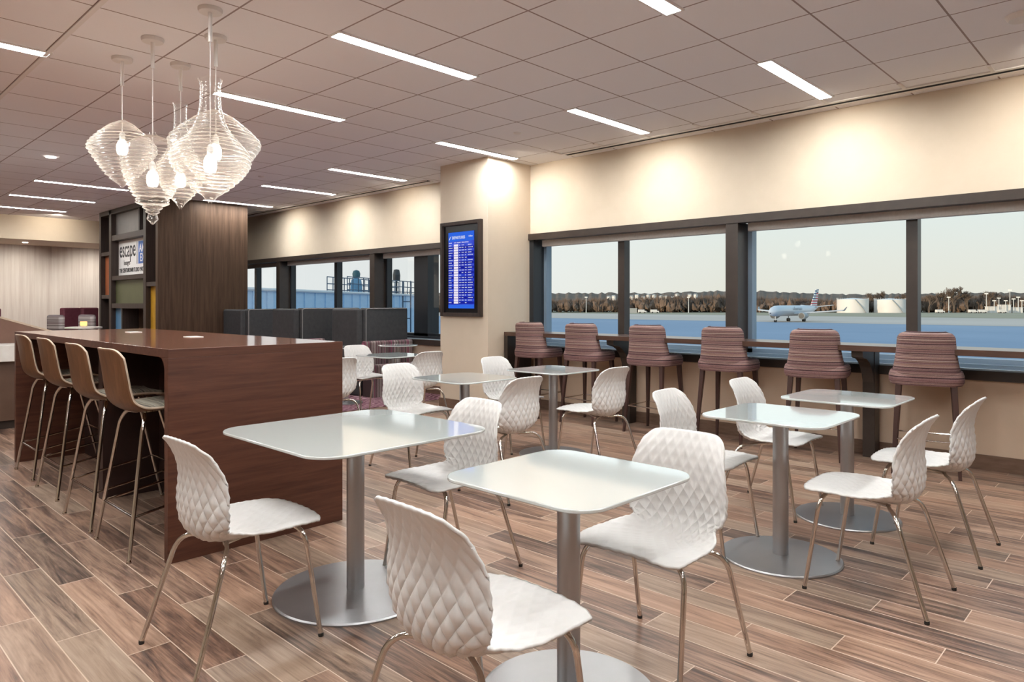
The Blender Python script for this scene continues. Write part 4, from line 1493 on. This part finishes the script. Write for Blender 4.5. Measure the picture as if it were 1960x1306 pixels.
# the parked aircraft: nose towards the terminal
def aircraft():
    r = empty('regional_jet')
    # local frame: nose at +x, z up from the ground
    st = [(15.9, 0.05, 2.75), (15.5, 0.55, 2.80), (14.8, 1.0, 2.92), (13.8, 1.32, 3.05), (12.5, 1.5, 3.15), (10, 1.52, 3.2), (0, 1.52, 3.2), (-7, 1.50, 3.22), (-10, 1.2, 3.5), (-13, 0.75, 3.85), (-15.5, 0.3, 4.2)]
    rows = []
    for x, rad, zc in st:
        rows.append([(x, rad * math.cos(2 * PI * k / 24), zc + rad * math.sin(2 * PI * k / 24)) for k in range(25)])
    MB().grid(rows).build('fuselage', M['plane_white'], r, smooth=True)
    MB().box(13.55, 14.15, -0.85, 0.85, 3.55, 3.92).build('cockpit_windows', M['plane_dark'], r, bevel=0.05)
    rows = []
    for x, rad, zc in [(15.92, 0.04, 2.62), (15.4, 0.42, 2.48), (14.5, 0.75, 2.35), (13.4, 0.8, 2.25)]:
        rows.append([(x, rad * math.cos(2 * PI * k / 16), zc + 0.55 * rad * math.sin(2 * PI * k / 16)) for k in range(17)])
    MB().grid(rows).build('nose_underside', M['plane_dark'], r, smooth=True)
    for s in (-1, 1):
        w = MB()
        w.extrude([(3.5, s * 1.2, 2.2), (-1.2, s * 1.2, 2.2), (-3.6, s * 12.6, 3.15), (-2.2, s * 12.6, 3.15)], (0, 0, 0.35))
        wg = w.build('wing', M['plane_white'], r, bevel=0.08)
        MB().extrude([(-2.2, s * 12.6, 3.2), (-3.6, s * 12.6, 3.2), (-4.1, s * 13.1, 4.3), (-3.5, s * 13.1, 4.3)], (0, s * 0.12, 0)).build('winglet', M['plane_grey'], wg)
        rows = []
        for x, rad in [(5.4, 0.78), (5.5, 0.9), (5.0, 1.0), (3.6, 0.98), (2.3, 0.7), (1.6, 0.5)]:
            rows.append([(x, s * 4.2 + rad * math.cos(2 * PI * k / 24), 1.75 + rad * math.sin(2 * PI * k / 24)) for k in range(25)])
        en = MB().grid(rows).build('engine', M['plane_grey'], r, smooth=True)
        MB().add([(5.35, s * 4.2 + 0.78 * math.cos(2 * PI * k / 24), 1.75 + 0.78 * math.sin(2 * PI * k / 24)) for k in range(24)], [tuple(range(24))]).build('fan_face', M['plane_dark'], en)
        MB().extrude([(-12.2, s * 0.5, 4.2), (-14.6, s * 0.5, 4.2), (-15.8, s * 4.9, 4.7), (-14.8, s * 4.9, 4.7)], (0, 0, 0.18)).build('tailplane', M['plane_white'], r)
        for k in (0, 1):
            lg = MB().tube([(-0.6, s * 2.3, 2.2), (-0.6, s * 2.3, 0.5)], 0.12, 8) if k == 0 else None
            if lg:
                g_ = lg.build('main_gear', M['plane_grey'], r)
                for q in (-0.25, 0.25):
                    MB().tube([(-0.6, s * 2.3 + q - 0.13, 0.5), (-0.6, s * 2.3 + q + 0.13, 0.5)], 0.5, 16).build('wheel', M['rubber'], g_, smooth='auto')
    ng = MB().tube([(12.6, 0, 2.2), (12.6, 0, 0.35)], 0.1, 8).build('nose_gear', M['white'], r)
    for q in (-0.2, 0.2):
        MB().tube([(12.6, q - 0.1, 0.34), (12.6, q + 0.1, 0.34)], 0.34, 16).build('wheel', M['rubber'], ng, smooth='auto')
    # fin with slanted bands of colour
    def fin_pt(u, v):
        # u 0..1 leading to trailing, v 0..1 height
        lead = -10.6 - 3.9 * v
        trail = -14.9 - 1.5 * v
        return (lead + (trail - lead) * u, 4.3 + 5.4 * v)
    fin = MB()
    NB = 14
    for j in range(NB):
        v0, v1 = j / NB, (j + 1) / NB
        for i in range(4):
            u0, u1 = i / 4, (i + 1) / 4
            if i >= 2:
                cidx = 1 if (j % 2 == 0) else 0
                if j > NB * 0.75:
                    cidx = 2 if j % 2 else 0
            else:
                cidx = 2 if (j % 2 == 0) else 0
                if j < NB * 0.32:
                    cidx = 1 if j % 2 == 0 else 0
            fin.cur = cidx
            a, b, c, d = fin_pt(u0, v0), fin_pt(u1, v0), fin_pt(u1, v1), fin_pt(u0, v1)
            fin.extrude([(a[0], -0.12, a[1]), (b[0], -0.12, b[1]), (c[0], -0.12, c[1]), (d[0], -0.12, d[1])], (0, 0.24, 0))
    fin.build('tail_fin', [M['white'], M['red'], M['navy']], r)
    mt = Matrix.Translation((4.6, 1.56, 3.35)) @ Matrix.Rotation(PI, 4, 'Z') @ Matrix.Rotation(PI / 2, 4, 'X')
    text_mesh('American', 1.5, 'side_text', M['plane_grey'], r, mt, 1.0, ext=0.01)
    return r


ac = aircraft()
ax_, ay_ = bearing(1522, 205)
ac.location = (ax_, ay_, GZ)
# heading: mostly towards the camera, turned 23 degrees to its left
to_cam = math.atan2(-ay_, -ax_)
ac.rotation_euler = (0, 0, to_cam - R(24))
tag(ac, 'white twin-engine jet with red, white and blue striped tail on the apron', 'airplane')


def tank(px, d, r_, h_, label):
    x, y = bearing(px, d)
    o = empty('storage_tank', (x, y, GZ))
    MB().lathe([(r_, 0), (r_, h_), (r_ * 0.98, h_ + 0.15), (0.2, h_ + 0.9)], n=48).build('tank_shell', M['tank'], o, smooth='auto', angle=25)
    mb = MB()
    for k in range(36):
        a = R(10 * k)
        mb.tube([(r_ * math.cos(a), r_ * math.sin(a), h_ + 0.1), (r_ * math.cos(a), r_ * math.sin(a), h_ + 1.0)], 0.05, 4)
    mb.build('top_railing', M['white'], o)
    st_ = MB()
    n = 14
    a0 = math.atan2(-y, -x) + 0.9
    prev = None
    for k in range(n + 1):
        a = a0 - 0.75 * k / n
        z = h_ * k / n
        p = ((r_ + 0.45) * math.cos(a), (r_ + 0.45) * math.sin(a), z)
        if prev:
            st_.tube([prev, p], 0.22, 4)
        prev = p
    st_.build('spiral_stair', M['plane_grey'], o)
    tag(o, label, 'tank', 'white storage tanks beyond the apron')


tank(1632, 405, 8.4, 7.7, 'left white storage tank beyond the apron, nearest the aircraft')
tank(1703, 405, 8.2, 7.5, 'right white storage tank beyond the apron, beside the window mullion')


# woods and hills
def woods(name, label, px0, px1, d0, d1, h0, h1, count, m, seed, base=GZ):
    rg = random.Random(seed)
    mb = MB()
    phi = (1 + 5 ** 0.5) / 2
    ico_v = [(-1, phi, 0), (1, phi, 0), (-1, -phi, 0), (1, -phi, 0), (0, -1, phi), (0, 1, phi), (0, -1, -phi), (0, 1, -phi), (phi, 0, -1), (phi, 0, 1), (-phi, 0, -1), (-phi, 0, 1)]
    ico_f = [(0, 11, 5), (0, 5, 1), (0, 1, 7), (0, 7, 10), (0, 10, 11), (1, 5, 9), (5, 11, 4), (11, 10, 2), (10, 7, 6), (7, 1, 8), (3, 9, 4), (3, 4, 2), (3, 2, 6), (3, 6, 8), (3, 8, 9), (4, 9, 5), (2, 4, 11), (6, 2, 10), (8, 6, 7), (9, 8, 1)]
    for _ in range(count):
        d = rg.uniform(d0, d1)
        x, y = bearing(rg.uniform(px0, px1), d)
        h = rg.uniform(h0, h1) * (0.88 + 0.12 * math.sin(x * 0.05) + 0.06 * math.sin(x * 0.21))
        w = h * rg.uniform(0.22, 0.38)
        # bare crown: a fan of thin limbs over a few ragged tufts of twigs
        for k in range(2):
            ox, oy = rg.uniform(-w, w) * 0.6, rg.uniform(-w, w) * 0.6
            zz_ = base + h * rg.uniform(0.25, 0.55)
            sc = w * rg.uniform(0.35, 0.6)
            v = []
            for p in ico_v:
                j = rg.uniform(0.4, 1.5)
                v.append((x + ox + p[0] / 1.9 * sc * j, y + oy + p[1] / 1.9 * sc * j, zz_ + p[2] / 1.9 * sc * 1.6 * j))
            mb.add(v, ico_f)
        for k in range(9):
            a_ = rg.uniform(0, 2 * PI)
            z0_ = base + h * rg.uniform(0.1, 0.5)
            z1_ = base + h * rg.uniform(0.7, 1.0)
            rr = w * rg.uniform(0.1, 0.9)
            q = (x + rr * math.cos(a_), y + rr * math.sin(a_), z1_)
            wd = rg.uniform(0.12, 0.3)
            mb.add([(x - wd, y - wd * 0.5, z0_), (x + wd, y + wd * 0.5, z0_), (x, y + wd, z0_), q], [(0, 1, 3), (1, 2, 3), (2, 0, 3)])
    o = mb.build(name, m)
    tag(o, label, 'woods', None, 'stuff')
    return o


woods('winter_woods', 'brown leafless woods along the far edge of the airfield', 780, 2700, 415, 470, 8, 12.6, 4400, M['woods'], 3)
woods('winter_woods', 'thin band of bare far trees above the jet bridge', 440, 800, 430, 480, 12, 16.5, 250, M['woods'], 4)


def hill(label, pts, dist, m):
    mb = MB()
    top, bot, back = [], [], []
    rg = random.Random(9)
    n = 380
    for i in range(n + 1):
        px = pts[0][0] + (pts[-1][0] - pts[0][0]) * i / n
        h = interp(pts, px) + rg.uniform(-1.3, 1.6)
        x, y = bearing(px, dist)
        x2, y2 = bearing(px, dist * 0.86)
        x3, y3 = bearing(px, dist * 1.2)
        top.append((x, y, GZ + h))
        bot.append((x2, y2, GZ))
        back.append((x3, y3, GZ))
    mb.grid([bot, top, back])
    o = mb.build('wooded_hill', m)
    o['kind'] = 'structure'
    return o


hill('', [(400, 14), (820, 21), (1000, 21), (1100, 22), (1250, 22), (1330, 24), (1380, 26), (1450, 25), (1600, 20), (1900, 23), (2800, 25)], 1100, M['woods2'])

# white houses on the hillside
hs0 = None
for i in range(16):
    px = 1165 + i * 11 + rnd.uniform(-1.5, 1.5)
    d = 960
    x, y = bearing(px, d)
    z = GZ + rnd.uniform(12, 17)
    if hs0 is None:
        h = empty('hillside_house')
        MB().box(-2.2, 2.2, -2.0, 2.0, -6, 1.2).build('walls', M['tank'], h)
        MB().extrude([(-2.5, -2.3, 1.2), (-2.5, 2.3, 1.2), (-2.5, 0, 2.7)], (5, 0, 0)).build('roof', M['shed'], h)
        hs0 = h
        tag(h, 'tiny white house on the wooded hillside seen through the near windows', 'house', 'white houses on the wooded hillside')
        h.location = (x, y, z)
    else:
        dup(hs0, (x, y, z), rnd.uniform(-0.5, 0.5))


# individual bare trees on the right
def bare_tree(px, d, h, seed, label):
    rg = random.Random(seed)
    x, y = bearing(px, d)
    mb = MB()

    def br(p, dirv, ln, rad, depth):
        q = p + dirv * ln
        mb.tube([p, q], [rad, rad * 0.65], 4, cap=False)
        if depth == 0:
            return
        for _ in range(3 if depth > 1 else 4):
            nd = (dirv + Vector((rg.uniform(-0.75, 0.75), rg.uniform(-0.75, 0.75), rg.uniform(-0.15, 0.55)))).normalized()
            br(p + dirv * ln * rg.uniform(0.55, 1.0), nd, ln * rg.uniform(0.64, 0.84), rad * 0.68, depth - 1)
    br(Vector((0, 0, 0)), Vector((0, 0, 1)), h * 0.33, h * 0.040, 6)
    o = mb.build('bare_tree', M['bark'])
    o.location = (x, y, GZ)
    tag(o, label, 'tree', 'bare trees beyond the apron')


for i, (px, d, h, lab) in enumerate([(1826, 400, 17, 'tallest bare tree, right of the thin window mullion'),
                                     (1852, 402, 14.5, 'bare tree just right of the tallest one'),
                                     (1800, 404, 13.5, 'bare tree just left of the tallest one'),
                                     (1778, 398, 11, 'small bare tree beside the thin window mullion'),
                                     (1895, 406, 13, 'bare tree above the white masts, nearest the right edge'),
                                     (1690, 425, 14, 'bare tree rising behind the gap of the two tanks'),
                                     (1668, 424, 13, 'bare tree rising behind the left tank edge'),
                                     (1724, 424, 12.5, 'bare tree behind the right edge of the right tank')]):
    bare_tree(px, d, h, 20 + i, lab)

# masts and sheds at the far edge
m0 = None
MAST_LABELS = ['thin white mast under the tallest bare tree', 'tall white mast just left of the white sheds', 'short white mast beside the leftmost white shed',
               'white mast between the two left white sheds', 'short white mast in front of the middle white shed', 'tallest thin white mast, near the right edge',
               'white mast directly right of the tallest mast', 'white mast behind the rightmost white shed', 'short white mast closest to the right edge of the photo',
               'white mast in the leftmost pane of the near windows', 'white mast above the second striped stool, in the leftmost near pane', 'lone white mast in the pane between two window posts']
mast_spots = [(1816, 9), (1888, 11), (1903, 7), (1912, 8.5), (1925, 7), (1933, 13), (1940, 8), (1949, 9), (1956, 7), (1034, 8), (1122, 9), (1318, 9)]
for i, (px, h) in enumerate(mast_spots):
    x, y = bearing(px, 395)
    if m0 is None:
        m0 = empty('airfield_mast')
        MB().tube([(0, 0, 0), (0, 0, 8.5)], [0.22, 0.14], 8).build('pole', M['white'], m0)
        MB().box(-0.9, 0.9, -0.2, 0.2, 8.2, 8.7).build('lamp_head', M['white'], m0)
        tag(m0, None, 'mast', 'white masts at the far edge of the airfield')
        m0.location = (x, y, GZ)
        m0.scale = (1, 1, h / 8.5)
    else:
        o = dup(m0, (x, y, GZ), 0)
        o.scale = (1, 1, h / 8.5)
    (m0 if i == 0 else o)['label'] = MAST_LABELS[i]
x, y = bearing(1211, 390)
o = MB().box(-2.0, 2.0, -2, 2, 0, 2.5).box(-2.2, 2.2, -2.2, 2.2, 2.5, 2.75).build('airfield_shed', M['shed'])
o.location = (x, y, GZ)
o.rotation_euler = (0, 0, YAW)
tag(o, 'grey box shed at the far apron edge beside the near mullion', 'shed')


def vehicle(px, d, label, c):
    x, y = bearing(px, d)
    r = empty('service_van', (x, y, GZ), YAW)
    MB().box(-2.2, 1.2, -0.95, 0.95, 0.45, 2.0).box(1.2, 2.3, -0.95, 0.95, 0.45, 1.35).build('body', c, r, bevel=0.1)
    for sx in (-1.3, 1.4):
        MB().tube([(sx, -1.0, 0.38), (sx, 1.0, 0.38)], 0.38, 12).build('wheels', M['rubber'], r)
    tag(r, label, 'van', 'service vans along the far apron edge')


for i, (px, lab) in enumerate([(1229, 'white van right beside the grey box shed'), (1253, 'white van second from the grey box shed'),
                               (1799, 'white van below the bare trees right of the mullion'), (1862, 'white van below the bare trees, further right'),
                               (1880, 'white van at the foot of the white masts'), (1918, 'white van among the white masts at the right')]):
    vehicle(px, 388, lab, M['tank'])
bs = MB()
for px, h in ((1898, 3.5), (1922, 4.5), (1945, 3.0)):
    x, y = bearing(px, 398)
    o = MB().box(-2.5, 2.5, -2, 2, 0, h).box(-2.7, 2.7, -2.2, 2.2, h, h + 0.25).build('airfield_shed', M['tank'])
    o.location = (x, y, GZ)
    o.rotation_euler = (0, 0, YAW)
    tag(o, {1898: 'low white shed left of the tallest mast', 1922: 'taller white shed among the masts', 1945: 'low white shed nearest the right edge'}[px], 'shed', 'white sheds among the masts')

# jet bridge beyond the far windows
jb = empty('jet_bridge')
a = Vector((*bearing(440, 31), 0))
b = Vector((*bearing(815, 60), 0))
u = (b - a).normalized()
nrm = Vector((-u.y, u.x, 0))
Lb = (b - a).length
mb = MB()
pts = [a, b, b + nrm * 3, a + nrm * 3]
mb.prism([(p.x, p.y) for p in pts], -1.2, 1.98)
mb.build('tunnel', M['bridge'], jb)
rb = MB()
for k in range(int(Lb / 1.3)):
    p = a + u * (k * 1.3 + 0.6)
    q = p - nrm * 0.06
    rb.prism([((p - u * 0.06).x, (p - u * 0.06).y), ((p + u * 0.06).x, (p + u * 0.06).y), ((q + u * 0.06).x, (q + u * 0.06).y), ((q - u * 0.06).x, (q - u * 0.06).y)], -1.2, 1.95)
rb.build('wall_ribs', M['bridge'], jb)
mb = MB()
for off in (-0.08, 3.05):
    p, q = a + nrm * off, b + nrm * off
    mb.tube([(p.x, p.y, 2.02), (q.x, q.y, 2.02)], 0.09, 6)
mb.build('roof_edge', M['white'], jb)
for k, t in enumerate((0.15, 0.75)):
    p = a + u * Lb * t + nrm * 1.5
    MB().tube([(p.x, p.y, -1.2), (p.x, p.y, GZ)], 0.3, 12).build('support_leg', M['bridge_rail'], jb)
# platform with rails at the far end
pa = Vector((*bearing(662, 45.5), 0)) - nrm * 0.1
pb_ = Vector((*bearing(792, 57.5), 0)) - nrm * 0.1
rl = MB()
Lp = (pb_ - pa).length
up = (pb_ - pa).normalized()
for side in (0.0, 1.4):
    A_, B_ = pa + nrm * side, pb_ + nrm * side
    for z in (2.25, 2.65, 3.1):
        rl.tube([(A_.x, A_.y, z), (B_.x, B_.y, z)], 0.035, 6)
    nn = 15
    for k in range(nn + 1):
        p = A_ + (B_ - A_) * k / nn
        rl.tube([(p.x, p.y, 2.0), (p.x, p.y, 3.1)], 0.035, 6)
rl.build('roof_railing', M['bridge_rail'], jb)
# open stair tower
tw = MB()
for px in (771, 786):
    for dd in (54.0, 56.0):
        x, y = bearing(px, dd)
        tw.tube([(x, y, GZ), (x, y, 3.1)], 0.06, 6)
for z in (-2.5, -1.2, 0.2, 1.5):
    x, y = bearing(771, 54.0)
    x2, y2 = bearing(786, 54.0)
    tw.tube([(x, y, z), (x2, y2, z)], 0.05, 6)
tw.build('stair_tower', M['bridge_rail'], jb)
tag(jb, 'pale blue jet bridge with a railed roof beyond the far windows', 'jet bridge')


def roof_unit(px, d, s, label):
    x, y = bearing(px, d)
    r = empty('roof_equipment', (x, y, 2.0))
    MB().lathe([(0.42 * s, 0), (0.40 * s, 0.5 * s), (0.33 * s, 0.95 * s), (0.18 * s, 1.08 * s)], n=20).build('body', M['unit_blue'], r, smooth='auto')
    MB().lathe([(0.12 * s, 1.05 * s), (0.24 * s, 1.15 * s), (0.27 * s, 1.38 * s), (0.20 * s, 1.58 * s), (0.04 * s, 1.64 * s)], n=20).build('dome', M['unit_teal'], r, smooth='auto')
    MB().tube([(-0.3 * s, 0, 0.75 * s), (-0.62 * s, -0.1, 0.72 * s)], 0.07 * s, 8).build('side_arm', M['unit_teal'], r)
    tag(r, label, 'roof equipment', 'domed equipment on the jet bridge roof')


roof_unit(682, 47.8, 1.0, 'blue domed equipment standing on the jet bridge roof behind railings')
x, y = bearing(759, 55.0)
o = MB().lathe([(0.07, 2.0), (0.07, 3.1), (0.28, 3.15), (0.3, 3.6), (0.22, 4.0), (0.05, 4.05)], x, y, 16).build('roof_beacon', M['plane_dark'])
tag(o, 'dark beacon post on the jet bridge roof near the thick window column', 'beacon')
